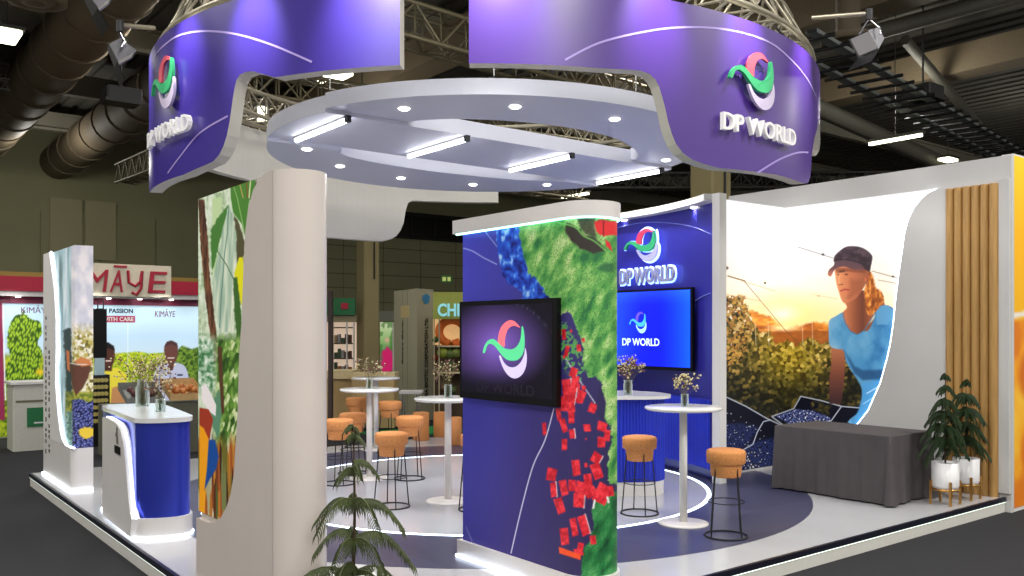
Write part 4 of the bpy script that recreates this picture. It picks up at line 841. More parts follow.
lc = [lc[0]]+[c for i, c in enumerate(lc[1:], 1) if c[0] < lc[i-1][0]+1e-6]
FLt = fascia('curved_fascia', dens(lc), 4.53, 'left-hand curved purple overhead fascia sweeping round to the back of the stand', mat('violet_fascia', (62, 44, 150), .34, noise=.05, nscale=.6, spec=.6, coat=.35))  # left face in a bluer violet than the right one
MATS['violet_fascia'].node_tree.nodes['Principled BSDF'].inputs['Coat Roughness'].default_value = .22
linem = mat('pale_line_print', (176, 156, 226), .5, noise=.03)
def fline(T, pts):
    P3 = []
    for u, v in catt(pts, 6): th, z = fz(u, v); P3.append((th, z))
    m = MB()
    for (t0, z0), (t1, z1) in zip(P3[:-1], P3[1:]):
        d = math.hypot((t1-t0)*FR, z1-z0)+1e-9; nx = -(z1-z0)/d*.008/FR; nz = (t1-t0)*FR/d*.008
        m.add([cyl(t0-nx, z0-nz, FR+.003), cyl(t1-nx, z1-nz, FR+.003), cyl(t1+nx, z1+nz, FR+.003), cyl(t0+nx, z0+nz, FR+.003)], [(0, 1, 2, 3)])
    m.build('printed_line', linem, T)
fline(FRt, [(565, 60), (599, 43), (645, 31.7), (685, 27.3), (729, 30), (768, 41.7), (792, 60.8), (807.7, 80), (816, 97)]); fline(FRt, [(757, 173), (778, 160), (796, 153), (808, 152.5)])
fline(FLt, [(155, 56), (162.5, 47), (177, 36.5), (196, 31.7), (219, 31.7), (244, 36), (275, 46), (312, 62)]); fline(FLt, [(168, 173), (180, 157), (200, 133), (228, 116)])
lw = mat('white_acrylic', (240, 238, 236), .4, emit=.12, noise=.02)
def flogo(T, thc, zc, w, h, tht, zt_, tw, th_):
    fe = lambda x, y, d: cyl(thc+x/FR, zc+y, FR+d)
    emblem(T, fe, w, h, .035, .065, (mat('fascia_pink', (222, 84, 104), .45, noise=.15, nscale=3), mat('fascia_green', (52, 176, 112), .45, emit=.08, noise=.15, nscale=3), mat('fascia_lilac', (212, 200, 228), .45, noise=.05)))
    m = MB(); put_text(m, 'DP WORLD', tw, th_, .04, lambda x, y, d: cyl(tht+x/FR, zt_+y, FR+.03+d), .012); m.build('lettering', lw, T)
    for x, y in ((-.25, 0), (.2, .2), (.25, -.2)):
        p = cyl(thc+x*w/FR, zc+y*h, FR); q = cyl(thc+x*w/FR, zc+y*h, FR+.05); MB().tube([p, q], .006, 6).build('stand_off', chrome, T)
t1, Y1 = th_of(730); t2, Y2 = th_of(775.5); t3 = th_of(719.5)[0]; t4 = th_of(794)[0]
tc_, Yc = th_of(753.5); zc = H+(330-83)*Yc/F; ww = (t2-t1)*FR/.93; hh = .48
tt_, Yt = th_of(758); zt2 = H+(330-131.5)*Yt/F
print('emblem w', ww, 'zc', zc, 'text z', zt2, 'tw', (t4-t3)*FR)
flogo(FRt, (t1+t2)/2-.09/FR, zc+.01, ww, hh, (t3+t4)/2-.07/FR, zt2+.01, (t4-t3)*FR*.92, .145)
tr = th_of(174)[0]; trt = th_of(191)[0]
flogo(FLt, tr-(ww*.43-.14)/FR, zc+.12, ww, hh, trt-(t4-t3)/2+.13/FR, zt2+.09, (t4-t3)*FR*.92, .145)
# ================================================================ ring canopy
CP = thing('ring_canopy', (4.05, 4.03, 3.83), 'white circular canopy with tube lights and downlights hanging over the stand', 'canopy')
RC = 2.5
def chordx(b, r=RC): return math.sqrt(r*r-(b-CC[1])**2)
def arc_b(b0, b1, side, n=16):   # outer arc between two b levels on one side
    return [(CC[0]+side*chordx(b0+(b1-b0)*i/n), b0+(b1-b0)*i/n) for i in range(n+1)]
bn, bf = 3.35, 4.70
band_p = [(CC[0]-chordx(bn), bn), (CC[0]+chordx(bn), bn)]+arc_b(bn, bf, 1)[1:]+arc_b(bf, bn, -1)[:-1]
def ang(b, side): return math.atan2(b-CC[1], side*chordx(b))
tR = ang(bn, 1); tL = ang(bn, -1)
nearo = [(CC[0]+RC*cos(t), CC[1]+RC*sin(t)) for t in np.linspace(tR, -PI-(-PI-tL) if False else (tL if tL < tR else tL-2*PI), 60)]
holeN = catt([(2.55, 3.352), (2.62, 3.2), (2.88, 2.93), (3.36, 2.68), (3.89, 2.55), (4.40, 2.55), (4.84, 2.65), (5.33, 2.90), (5.62, 3.13), (5.74, 3.28), (5.72, 3.352)], 5)
N_poly = nearo+holeN
fR = ang(bf, 1); fL = ang(bf, -1)
faro = [(CC[0]+RC*cos(t), CC[1]+RC*sin(t)) for t in np.linspace(fR, fL, 60)]
holeF = catt([(2.5, 4.702), (2.56, 4.84), (2.8, 4.98), (3.3, 5.1), (4.1, 5.14), (5.1, 5.02), (5.5, 4.86), (5.85, 4.702)], 5)
F_poly = faro+holeF
MB().prism(N_poly, 3.91, 4.055).build('near_ring_half', soffit, CP, fixn=True)
MB().prism(band_p, 3.87, 4.03).build('cross_band', soffit, CP, fixn=True)
MB().prism(F_poly, 3.83, 4.0).build('far_ring_half', soffit, CP, fixn=True)
TUB = []
for a in (1.87, 3.26, 4.74, 6.26):
    TUB.append(a); m = MB().tube([(a, 3.36, 3.83), (a, 4.50, 3.83)], .024, 10); tl_ = m.build('tube_lamp', tube_e, CP)
    m = MB().box(a-.02, a+.02, 3.33, 4.53, 3.847, 3.869); m.build('tube_holder', whitem, tl_)
    MB().box(a-.025, a+.025, 3.31, 3.36, 3.805, 3.869).build('tube_cap', blackm, tl_)
DLS = []
for u, v, z in ((404, 108.5, 3.91), (515, 106.5, 3.91), (614.7, 119, 3.91), (666, 160, 3.91), (307, 149, 3.83), (340, 166, 3.83), (401, 178, 3.83), (473, 184.5, 3.83), (547, 184.6, 3.83)):
    a, b = on_z(u, v, z); DLS.append((a, b, z)); MB().lathe([(.001, -.014), (.042, -.014), (.055, -.002)], (a, b, z-.0), 18).build('downlight', lamp_e, CP)
for a, b in [on_z(u_, v_, 4.055) for u_, v_ in ((494, 82), (636, 96), (330, 95), (420, 150), (560, 170))]: MB().tube([(a, b, 4.11), (a, b, 4.5)], .008, 6).build('hanging_cable', chrome, CP)
# circular truss carrying the fascias
TR = thing('circular_truss', cyl(0, 4.5, 0.01), 'circular aluminium truss the fascias hang from', 'truss')
N1 = 72
for r_, z_ in ((3.6, 4.6), (3.2, 4.6), (3.4, 4.98)):
    MB().tube([cyl(2*PI*k/N1, z_, r_) for k in range(N1)], .03, 8, closed=True).build('chord', truss_m, TR)
m = MB(); NW = 60
for k in range(NW):
    t0 = 2*PI*k/NW; t1_ = 2*PI*(k+1)/NW; tm = (t0+t1_)/2
    for r_ in (3.6, 3.2): m.tube([cyl(t0, 4.6, r_), cyl(tm, 4.98, 3.4), cyl(t1_, 4.6, r_)], .014, 5, caps=False)
    m.tube([cyl(t0, 4.6, 3.6), cyl(tm, 4.6, 3.2), cyl(t1_, 4.6, 3.6)], .014, 5, caps=False)
m.build('web_bracing', truss_m, TR)
for t in (-50, -20, 15, 50, 62): MB().tube([cyl(t*D2R, 4.6, 3.5), cyl(t*D2R, 4.45, 3.62)], .012, 6).build('clamp', blackm, TR)
# floodlights on outrigger arms
def floodlight(u, v, Y, ua, va, Ya, label, aim):
    a, b, z = on_Y(u, v, Y); a2, b2, z2 = on_Y(ua, va, Ya); T = thing('floodlight', (a, b, z), label, 'floodlight', 'arm-mounted floodlights')
    top = Vector((a, b, z+.25)); c = Vector((a, b, z)); d = (Vector(aim)-c).normalized(); up = Vector((0, 0, 1)); s_ = d.cross(up).normalized(); w = s_.cross(d)
    def fr(x, y, q): return tuple(c+s_*x+w*y+d*q)
    MB().tube([(a2, b2, z2), tuple(top)], .022, 8).build('arm', truss_m, T)
    MB().tube([tuple(top+Vector((0, 0, .04))), tuple(top-Vector((0, 0, .06)))], .035, 8).build('clamp', blackm, T)
    g = MB(); g.tube([tuple(top-Vector((0, 0, .05))), fr(-.15, .06, -.03), fr(-.15, 0, 0)], .012, 5); g.tube([tuple(top-Vector((0, 0, .05))), fr(.15, .06, -.03), fr(.15, 0, 0)], .012, 5); g.build('yoke', chrome, T)
    g = MB(); prof = [(-.08, -.06, -.09), (.08, -.06, -.09), (.08, .06, -.09), (-.08, .06, -.09), (-.135, -.1, .08), (.135, -.1, .08), (.135, .1, .08), (-.135, .1, .08)]
    g.add([fr(*p) for p in prof], [(0, 1, 2, 3), (0, 4, 5, 1), (1, 5, 6, 2), (2, 6, 7, 3), (3, 7, 4, 0)]); g.build('lamp_housing', housing_m, T)
    MB().add([fr(-.125, -.09, .07), fr(.125, -.09, .07), fr(.125, .09, .07), fr(-.125, .09, .07)], [(0, 1, 2, 3)]).build('lens', mat('flood_lens', (90, 92, 98), .15, emit=.15, ecol=(255, 248, 235)), T)
    MB().add([fr(-.14, -.105, .08), fr(.14, -.105, .08), fr(.16, -.15, .24), fr(-.16, -.15, .24), fr(-.14, -.11, .08), fr(.14, -.11, .08), fr(.16, -.155, .24), fr(-.16, -.155, .24)], [(0, 1, 2, 3), (7, 6, 5, 4)]).build('barn_door', blackm, T)
    return T
floodlight(869, 40, 8.3, 812, 18, 8.6, 'silver floodlight on an arm right of the purple fascias', cyl(52*D2R, 4.0, FR))
floodlight(120, 52, 8.2, 154, 28, 8.6, 'silver floodlight on an arm left of the purple fascias, lower of two', cyl(-58*D2R, 4.0, FR))
floodlight(97, -2, 7.6, 160, -8, 8.2, 'floodlight at the top left edge, higher of two, its foot cut off', cyl(-50*D2R, 4.1, FR))
# ================================================================ exhibition hall shell
carpet = mat('charcoal_carpet', (52, 52, 54), .95, noise=.22, nscale=90, bump=.25, spec=.1)
hallw = mat('olive_grey_wall_panels', (168, 166, 128), .8, noise=.06, nscale=.6)
hallc = mat('dark_metal_deck', (92, 90, 82), .8, noise=.15, nscale=1)
duct_m = mat('dull_duct_metal', (104, 92, 72), .7, noise=.12, nscale=1)
beam_m = mat('painted_steel_beam', (140, 136, 120), .7, noise=.1, nscale=1)
o = MB().box(-30, 40, -20, 44, CZ-.1, CZ).build('floor', carpet, org=(0, 0, CZ)); struct(o)
# hall back wall: panelled, with a dark clerestory strip
m = MB(); wbk = 31
for i in range(-14, 26):
    m.box(i*2.0+.03, i*2.0+1.97, wbk, wbk+.3, CZ, 6.1)
m.box(-30, 52, wbk+.05, wbk+.3, CZ, 9.2)
o = m.build('wall_back', hallw, org=(0, wbk, CZ)); struct(o)
m = MB()
for k in range(9): m.box(14.2, 52, wbk-.04, wbk+.02, 1.2+k*.62, 1.23+k*.62)
o = m.build('trim_1', mat('wall_joint', (110, 108, 84), .8, noise=.05), org=(0, wbk, 1)); struct(o)
cw = MB().box(15.5, 30, wbk-.06, wbk-.02, 6.15, 7.2); o = cw.build('window_1', mat('dark_glazing', (30, 30, 30), .2, noise=.1), org=(20, wbk, 6)); struct(o)
m = MB()
for k in range(12): m.box(15.5+k*1.3, 15.6+k*1.3, wbk-.1, wbk-.06, 6.1, 7.25)
m.box(15.5, 30, wbk-.1, wbk-.06, 7.15, 7.3); m.box(15.5, 30, wbk-.1, wbk-.06, 6.05, 6.15)
wf = m.build('window_frame', blackm, o)
# door-like service panels high on the wall left
a0, z0 = on_b(50, 258, wbk-.05); a1, z1 = on_b(116, 203, wbk-.05); am = (a0+a1)/2
m = MB(); m.box(a0, am-.05, wbk-.08, wbk-.01, z0, z1); m.box(am+.05, a1, wbk-.08, wbk-.01, z0, z1)
o = m.build('door_1', mat('pale_service_panel', (186, 182, 142), .7, noise=.04), org=(am, wbk, z0)); struct(o)
o = MB().box(40, 40.3, -20, wbk, CZ, 9.2).build('wall_right_hall', hallw, org=(40, 0, CZ)); o.name = 'wall_far_right'; struct(o)
m = MB()
for k in range(150): m.box(-30+k*.5, -30+k*.5+.28, -2, wbk, 9.1, 9.22)
m.box(-30, 45, -2, wbk+.4, 9.2, 9.3); o = m.build('ceiling', hallc, org=(0, 0, 9)); struct(o)
# roof beams across (along a) and purlins along b
tn = 2
for k, (b, z, hgt) in enumerate(((12, 8.2, .5), (17, 8.2, .5), (22, 8.2, .5), (27, 8.2, .5))):
    m = MB().box(-26, 40, b-.1, b+.1, z, z+.08).box(-26, 40, b-.1, b+.1, z+hgt, z+hgt+.08).box(-26, 40, b-.02, b+.02, z, z+hgt); o = m.build('trim_%d' % tn, beam_m, org=(0, b, z)); struct(o); tn += 1
for a, z in ((8.5, 7.6), (13.5, 7.8), (19, 7.8)):
    m = MB().box(a-.35, a+.35, 2, wbk, z, z+.65); o = m.build('trim_%d' % tn, mat('boxed_beam', (130, 116, 92), .7, noise=.08), org=(a, 10, z)); struct(o); tn += 1
for k, a in enumerate((-8.5, -6, -3.3, -.8, 2.0, 4.6)):
    m = MB(); n = 28; m.tube([(a, 9+22*i/n, 7.9) for i in range(n+1)], .62, 20)
    for i in range(0, n, 2): m.tube([(a, 9+22*i/n-.03, 7.9), (a, 9+22*i/n+.03, 7.9)], .66, 20)
    tag(m.build('ventilation_duct', duct_m, org=(a, 20, 7.3)), 'round grey ventilation duct running under the dark hall roof', 'duct', 'roof ducts')
def box_truss(p0, p1, s=.45, r=.035, name='lighting_truss', label='', m_=None):
    p0 = Vector(p0); p1 = Vector(p1); d = (p1-p0).normalized(); up = Vector((0, 0, 1)); sd = d.cross(up).normalized()
    T = thing(name, tuple(p0), label, 'truss', None); n = max(2, int((p1-p0).length/(s*.85)))
    off = [sd*s/2+up*s/2, sd*s/2-up*s/2, -sd*s/2-up*s/2, -sd*s/2+up*s/2]
    for q in off: MB().tube([p0+q, p1+q], r, 6).build('chord', m_ or truss_m, T)
    g = MB()
    for i in range(n):
        x0 = p0.lerp(p1, i/n); x1 = p0.lerp(p1, (i+1)/n)
        for k in range(4):
            A, B_ = off[k], off[(k+1) % 4]; g.tube([x0+A, x1+B_] if i % 2 else [x0+B_, x1+A], r*.55, 5, caps=False)
        g.tube([x0+off[0], x0+off[1], x0+off[2], x0+off[3]], r*.5, 5, caps=False, closed=True)
    g.build('web_bracing', m_ or truss_m, T); return T
tm2 = mat('dull_truss_steel', (120, 112, 88), .5, metal=.4, noise=.1)
box_truss((5.4, 9, 7.18), (15, 9, 6.8), .6, .045, label='grey box truss seen through the gap between the purple fascias, upper', m_=tm2)
box_truss((3.2, 13.6, 6.9), (14, 10.5, 6.4), .5, .04, label='grey box truss crossing diagonally above the ring canopy', m_=tm2)
box_truss((4.0, 10.5, 5.5), (4.6, 22, 6.2), .5, .035, label='box truss running back over the left of the stand', m_=tm2)
box_truss((5, 15, 6.0), (16, 15.5, 6.0), .5, .045, label='box truss seen through the hole in the canopy', m_=tm2)
mat('dark_truss', (70, 70, 64), .6, noise=.1)
q0 = Vector(on_Y(790, 38, 14)); q1 = Vector(on_Y(1030, 168, 26)); CT = thing('cable_tray', tuple(q0), 'pale twin-rail cable tray running diagonally under the roof at the upper right', 'cable tray')
dd_ = (q1-q0).normalized(); sd_ = dd_.cross(Vector((0, 0, 1))).normalized()
for s_ in (-.35, .35): MB().add([tuple(q+sd_*(s_+x)+Vector((0, 0, y))) for q in (q0, q1) for x, y in ((-.09, 0), (.09, 0), (.09, .06), (-.09, .06))], [(0, 1, 5, 4), (1, 2, 6, 5), (2, 3, 7, 6), (3, 0, 4, 7)]).build('rail', mat('galvanised_rail', (128, 134, 130), .5, noise=.1), CT)
m = MB(); n_ = 26
for i in range(n_): p_ = q0.lerp(q1, (i+.5)/n_); m.tube([tuple(p_-sd_*.6), tuple(p_+sd_*.6)], .035, 5)
m.build('rungs', blackm, CT)
for k_, (pa_, pb_, w_) in enumerate((((770, 62, 17), (1035, -12, 17), .16), ((760, 118, 24), (900, 60, 24), .2), ((800, 100, 22), (1000, 190, 26), .22), ((905, 40, 19), (1000, 150, 24), .12))):
    MB_ = MB().tube([on_Y(*pa_), on_Y(*pb_)], w_, 6); o = MB_.build('trim_%d' % (40+k_), mat('roof_steel', (92, 90, 80), .7, noise=.1), org=on_Y(*pa_)); struct(o)
box_truss((12, 24, 7), (34, 6, 7), .5, .05, label='distant dark truss low over the photo mural wall', m_=MATS['dark_truss'])
box_truss((-16, 17, 7.0), (1, 17, 7.0), .22, .02, label='slim dark truss across the roof at the upper left', m_=MATS['dark_truss'])
# hall lamps
glowl = mat('hall_lamp_glow', (255, 250, 225), .4, emit=4, ecol=(250, 250, 215)); lampbox = mat('lamp_housing', (60, 58, 50), .6, noise=.1)
def hall_lamp(u, v, Y, la, lb, lbl, th=.06, drop=True):
    a, b, z = on_Y(u, v, Y); T = thing('hall_lamp', (a, b, z), lbl, 'lamp'); MB().box(a-la/2, a+la/2, b-lb/2, b+lb/2, z, z+th, bev=.02).build('diffuser', glowl, T)
    MB().box(a-la/2-.04, a+la/2+.04, b-lb/2-.04, b+lb/2+.04, z+th, z+th+.06).build('housing', lampbox, T)
    MB().tube([(a, b, z+th+.06), (a, b, 9.05)], .012, 5).build('suspension_rod', lampbox, T)
hall_lamp(7, 38, 15, .35, .75, 'square hall lamp at the far upper left edge')
hall_lamp(338, 76, 17.5, .45, .45, 'square hall lamp seen under the left fascia above the canopy rim')
hall_lamp(322, 82, 19, .12, .25, 'tiny hall lamp left of the square lamp above the canopy rim')
hall_lamp(895, 141, 20, .1, 1.25, 'long tube hall lamp between right fascia and mural wall')
hall_lamp(948, 161, 24, .55, .3, 'short bright hall lamp just above the mural wall')
hall_lamp(575, 196.5, 28, .14, 1.2, 'long hall lamp above the white cap of the centre panel')
hall_lamp(362, 147, 20, .35, .5, 'hall lamp seen through the far hole of the ring canopy, left')
hall_lamp(427, 157, 25, .35, .5, 'hall lamp seen through the far hole of the ring canopy, right')
hall_lamp(262, 121, 14, .12, .12, 'bright spot lamp seen between left fascia and canopy', th=.22)
for u, v, Y, lb in ((848, 43, 15, 'round ceiling diffuser near the right floodlight'), (36, 2, 14, 'round ceiling diffuser at the upper left corner')):
    a, b, z = on_Y(u, v, Y); g = MB().lathe([(.45, .1), (.45, 0), (.36, -.02), (.34, .02), (.25, .02), (.23, -.02), (.13, -.02), (.11, .02), (.001, .02)], (a, b, z), 28, caps=False); g.tube([(a, b, z+.05), (a, b, z+1)], .2, 14); tag(g.build('ceiling_diffuser', duct_m, org=(a, b, z)), lb, 'vent')
for u, v, Y, lb in ((452-32, 100-6, 14, ''),): pass
# black projector-like boxes under the roof
for u, v, Y, lb in ((121, 97, 16, 'black box unit under the roof at the upper left'), (923, 93, 18, 'black box unit under the roof at the upper right')):
    a, b, z = on_Y(u, v, Y); g = MB().box(a-.3, a+.3, b-.3, b+.3, z-.12, z+.12, bev=.03); g.tube([(a, b, z+.12), (a, b, z+2)], .02, 6); g.box(a-.33, a+.33, b-.31, b-.27, z-.16, z-.1); tag(g.build('ceiling_unit', blackm, org=(a, b, z)), lb, 'equipment')
# concrete columns
conc = mat('beige_column', (150, 138, 98), .8, noise=.05, nscale=1)
for u0, u1, Y, lb in ((356, 380, 24, 'tall beige square column rising behind the high tables'), (690, 731, 17, 'beige column behind the logo wall, above its cap')):
    k = (u0+u1)/2; X = (k-512)/F*Y; w = (u1-u0)/F*Y*.36; a, b = B(X, Y)
    T = thing('column', (a, b, CZ), lb, 'column'); MB().box(a-w, a+w, b-w, b+w, CZ, 9.1, bev=.04).build('shaft', conc, T); MB().tube([(a+.05, b-w-.03, 3.2), (a+.05, b-w-.03, 8)], .02, 6).build('cable', blackm, T)
# ================================================================ fruit exporter's booth, far left
KB = 14.2; red = mat('crimson_fascia', (176, 18, 52), .5, noise=.04); maroon = mat('maroon_frame', (116, 24, 58), .5, noise=.04)
KM = thing('exporter_booth', (2.2, KB, CZ), 'crimson and white fruit booth with banana and farmer posters, far left', 'booth')
ka0 = -1.6; ka1 = 6.0; ztr = on_b(100, 286, KB)[1]; 
MB().box(ka0, ka1, KB, KB+.12, CZ, 2.75).build('back_wall', whitem, KM)
MB().box(ka0, ka1, KB-.35, KB-.02, 2.53, 2.8).build('red_fascia', red, KM); MB().box(ka0, ka1, KB-.30, KB-.02, 2.44, 2.53).build('white_band', whitem, KM); MB().box(ka0, ka1, KB-.06, KB-.015, 2.31, 2.44).build('maroon_band', maroon, KM)
pz1 = 2.34
def kim(P):
    u, v = P.u, P.v
    P.c[:] = ramp((v-300)/90, [(0, (196, 226, 240)), (.4, (176, 204, 224)), (1, (214, 226, 232))])
    fld = ramp(cells(u*.6, v*.6, 3)[1]*.6+fbm(u*.08, v*.3, 5)*.5, [(.1, (70, 104, 20)), (.5, (150, 176, 26)), (.9, (204, 206, 50))])
    P.mix(np.clip((v-352-(fbm(u*.08, v*0, 4)-.5)*4)/1.5, 0, 1)*(u > 90), fld)
    P.poly([(176, 352), (182, 346), (192, 349), (205, 344), (260, 350), (260, 392), (170, 390)], ramp(cells(u*.4, v*.4, 7)[1], [(0, (34, 66, 20)), (1, (120, 150, 50))]), 1.5, wob=1)
    # farmer left in yellow, farmer right in pale shirt
    P.poly([(98, 374), (108, 368), (118, 368), (126, 374), (128, 392), (132, 430), (96, 430)], (212, 198, 60), .8); P.poly([(112, 388), (124, 384), (130, 400), (128, 430), (108, 430)], (170, 110, 90), 1.2, .8)
    P.poly(smooth_poly([(101, 350), (106, 344), (113, 346), (115, 354), (113, 364), (108, 369), (103, 364)], 4), (74, 42, 34), .7); P.poly([(101, 352), (102, 345), (108, 342), (114, 346), (115, 351), (108, 348)], (22, 18, 20), .7); P.line([(106, 361), (111, 361)], 1, (230, 210, 200)); P.poly([(104, 366), (112, 366), (112, 371), (104, 371)], (66, 38, 32), .6)
    P.poly(smooth_poly([(158, 366), (165, 363), (178, 363), (186, 368), (190, 384), (192, 400), (150, 402), (152, 382)], 3), (176, 182, 206), .8); P.poly([(167, 360), (175, 360), (173, 370), (170, 371)], (84, 50, 44), .6)
    P.poly(smooth_poly([(164, 350), (166, 343), (171, 341), (177, 344), (178, 352), (176, 361), (171, 364), (166, 360)], 4), (96, 58, 52), .7); P.poly([(164, 347), (167, 341.5), (172, 340.5), (177, 343), (178, 347), (171, 344)], (66, 44, 44), .6); P.line([(168, 358), (174, 358)], .9, (230, 215, 210)); P.line([(178, 375), (182, 375)], 1.8, (40, 50, 80)); P.line([(170, 370), (170, 395)], .6, (120, 126, 150))
    P.line([(128, 300), (128, 430)], .5, (226, 236, 240)); 
    P.poly([(96, 315.6), (135, 316), (135, 322.5), (96, 322)], (150, 30, 70), .6)
    # banana bunch
    P.mix(np.clip((v-352)/6, 0, 1)*(u < 50), ramp(cells(u*.4, v*.4, 9)[1], [(0, (70, 100, 20)), (1, (170, 180, 40))]))
    d, i = cells(u*.5+v*.08, v*.2, 15); ban = ramp(d, [(0, (190, 210, 70)), (.3, (132, 168, 34)), (.6, (44, 76, 16))])
    bunch = smooth_poly([(9, 328), (14, 317), (24, 314), (31, 319), (40, 322), (42, 334), (37, 342), (42, 352), (40, 364), (42, 376), (44, 392), (3, 392), (5, 370), (10, 358), (7, 342)], 4)
    P.mix(P.mask(bunch, 1, 1.2, .4), ban); P.blob(33, 334, 5, 4, (50, 80, 20), .8, .8); P.line([(22, 316), (24, 311)], 2.2, (80, 100, 40)); P.blob(40, 372, 6, 5, (226, 190, 40), .7, .9)
    P.poly([(-40, 290), (2, 290), (5, 420), (-40, 420)], (130, 40, 72), .7); P.line([(2.5, 298), (5.5, 400)], 1.2, (226, 230, 236))
print_grid('farm_posters', lambda s, t: (ka0+.02+(ka1-ka0-.04)*s, KB-.012, CZ+.02+(pz1-CZ-.02)*t), 520, 150, kim, printmat('lit_poster', .5, emit=.35), KM)
a0, z0 = on_b(60, 297, KB-.4); a1, z1 = on_b(171, 264, KB-.4); zs_ = on_b(171, 297.5, KB-.4)[1]; z1 = on_b(95, 263, KB-.4)[1]
MB().box(a0, a1, KB-.41, KB-.36, zs_, z1).build('sign_board', mat('cream_sign', (222, 214, 190), .6, noise=.03), KM)
redl = mat('crimson_letters', (176, 24, 52), .5, noise=.03)
def tplane_b(bb): return lambda c, z: (lambda x, y, d: (c+x, bb-.0-d, z+y))
g = MB(); lets = [('K', 66, 76), ('I', 80, 83), ('M', 87, 107), ('A', 111, 124), ('Y', 128, 142), ('E', 149, 166)]
zc = (zs_+z1)/2-.02; hh_ = (z1-zs_)*.68
for ch, x0, x1 in lets:
    q0 = on_b(x0, 285, KB-.42)[0]; q1 = on_b(x1, 285, KB-.42)[0]
    sk = .12
    if ch == 'Y':   # drawn as a looped u with a tail
        c_ = (q0+q1)/2; w_ = (q1-q0)/2
        g.tube([(c_-w_, KB-.43, zc+hh_*.5), (c_-w_*.9, KB-.43, zc-.05*hh_), (c_, KB-.43, zc-.2*hh_), (c_+w_*.75, KB-.43, zc+.0), (c_+w_, KB-.43, zc+hh_*.5)], .028, 6)
        g.tube([(c_+w_, KB-.43, zc+hh_*.5), (c_+w_*.85, KB-.43, zc-.3*hh_), (c_+w_*.2, KB-.43, zc-hh_*.6), (c_-w_*.5, KB-.43, zc-.5*hh_)], .028, 6); continue
    put_text(g, ch, q1-q0, hh_, .03, lambda x, y, d: ((q0+q1)/2+x+sk*y, KB-.415-d, zc+y), 0)
q0 = on_b(111, 285, KB-.42)[0]; q1 = on_b(124, 285, KB-.42)[0]; g.box(q0+.05, q1+.05, KB-.445, KB-.415, zc+hh_*.62, zc+hh_*.62+.04)
g.build('sign_lettering', redl, KM)
def small_text(txt, u0, u1, v0, v1, m_, bold, par=KM, bb=KB-.014, nm='poster_lettering'):
    q0, zt_ = on_b(u0, v0, bb); q1, zb2 = on_b(u1, v1, bb); g = MB(); put_text(g, txt, q1-q0, on_b((u0+u1)/2, v0, bb)[1]-on_b((u0+u1)/2, v1, bb)[1], .006, lambda x, y, d: ((q0+q1)/2+x, bb-d, on_b((u0+u1)/2, (v0+v1)/2, bb)[1]+y), bold); g.build(nm, m_, par)
small_text('KIMĀYE', 21, 50, 305.5, 313, mat('plum_letters', (120, 60, 100), .5, noise=.02), 0); small_text('KIMĀYE', 155, 175, 309, 317, MATS['plum_letters'], 0)
small_text('WITH PASSION', 90, 133, 308.5, 313, mat('dark_teal_letters', (30, 60, 70), .5, noise=.02), .03); small_text('WITH CARE', 102, 133.5, 317, 321.2, whitem, .03)
for u in (19, 83, 110, 141, 173):
    a, z = on_b(u, 300, KB-.3); MB().lathe([(.001, 0), (.04, 0), (.045, .03)], (a, KB-.2, 2.42), 12).build('spot_lamp', lamp_e, KM)
yb = MB().box(ka0-1, ka1-.8, KB+1.4, KB+1.6, 2.4, 2.98); tag(yb.build('yellow_fascia', mat('dull_yellow', (150, 120, 50), .6, noise=.05), org=(3, KB+1.4, 2.6)), 'yellow fascia strip of a booth showing above the crimson fascia', 'sign')
# white reception desk of that booth with green sign
a0, b0_ = on_z(13, 452, CZ); a1, _ = on_z(60, 450, CZ)
DK = thing('booth_desk', (a0+.7, b0_+.3, CZ), 'white panel desk with a small green sign at the far left', 'desk')
g = MB().box(a0, a0+1.3, b0_, b0_+.6, CZ, .93, bev=.02); g.build('desk_body', mat('offwhite_desk', (198, 198, 186), .6, noise=.04), DK)
MB().box(a0-.04, a0+1.34, b0_-.04, b0_+.64, .93, .97).build('desktop', whitem, DK); MB().box(a0+.04, a0+1.26, b0_-.012, b0_, .64, .67).build('panel_joint', MATS['wall_joint'], DK)
qa, qz = on_b(27, 427, b0_-.01); qz2 = on_b(27, 408, b0_-.01)[1]; MB().box(qa, qa+.62, b0_-.02, b0_-.001, qz, qz2).build('green_sign', mat('green_sign', (24, 110, 60), .5, noise=.05), DK)
g = MB(); g.box(qa+.1, qa+.5, b0_-.024, b0_-.02, qz+.05, qz+.075); g.build('sign_text_line', whitem, DK)
a_, b_ = on_z(-20, 440, CZ); MB_ = MB().box(a_-3, a_+4, b_+.6, b_+3, CZ, CZ+.03); tag(MB_.build('wood_flooring', mat('light_wood_floor', (170, 150, 110), .5, noise=.1, nscale=3), org=(a_, b_+1.6, CZ)), 'pale wooden floor of the far left booth', 'floor panel')
# black digital totem and rack of jars
a, b = on_z(104, 446, CZ)
TT = thing('digital_totem', (a, b, CZ), 'slim black screen stand behind the white tower', 'display stand'); zt = on_b(100, 309, b)[1]; z2 = on_b(100, 358, b)[1]; aw = on_b(107, 330, b)[0]; a0 = on_b(92, 330, b)[0]
MB().box(a0, aw, b, b+.08, z2, zt, bev=.01).build('screen_panel', black, TT); MB().box(a0+.05, aw-.04, b-.01, b+.09, on_b(100, 375, b)[1], z2).build('label_panel', mat('pale_cyan_label', (190, 220, 226), .5, noise=.05), TT)
MB().tube([(a0+.1, b+.04, zt), (a0+.1, b+.04, zt+.1), (aw-.05, b+.04, zt+.14), (aw-.05, b+.04, zt)], .012, 6).build('top_hook', blackm, TT)
zr0 = CZ; zr1 = on_b(100, 375, b)[1]
g = MB().box(a0, aw+.05, b+.02, b+.3, zr0, zr1); g.build('rack_body', blackm, TT)
jm = mat('yellow_jar_lids', (206, 190, 110), .4, noise=.1)
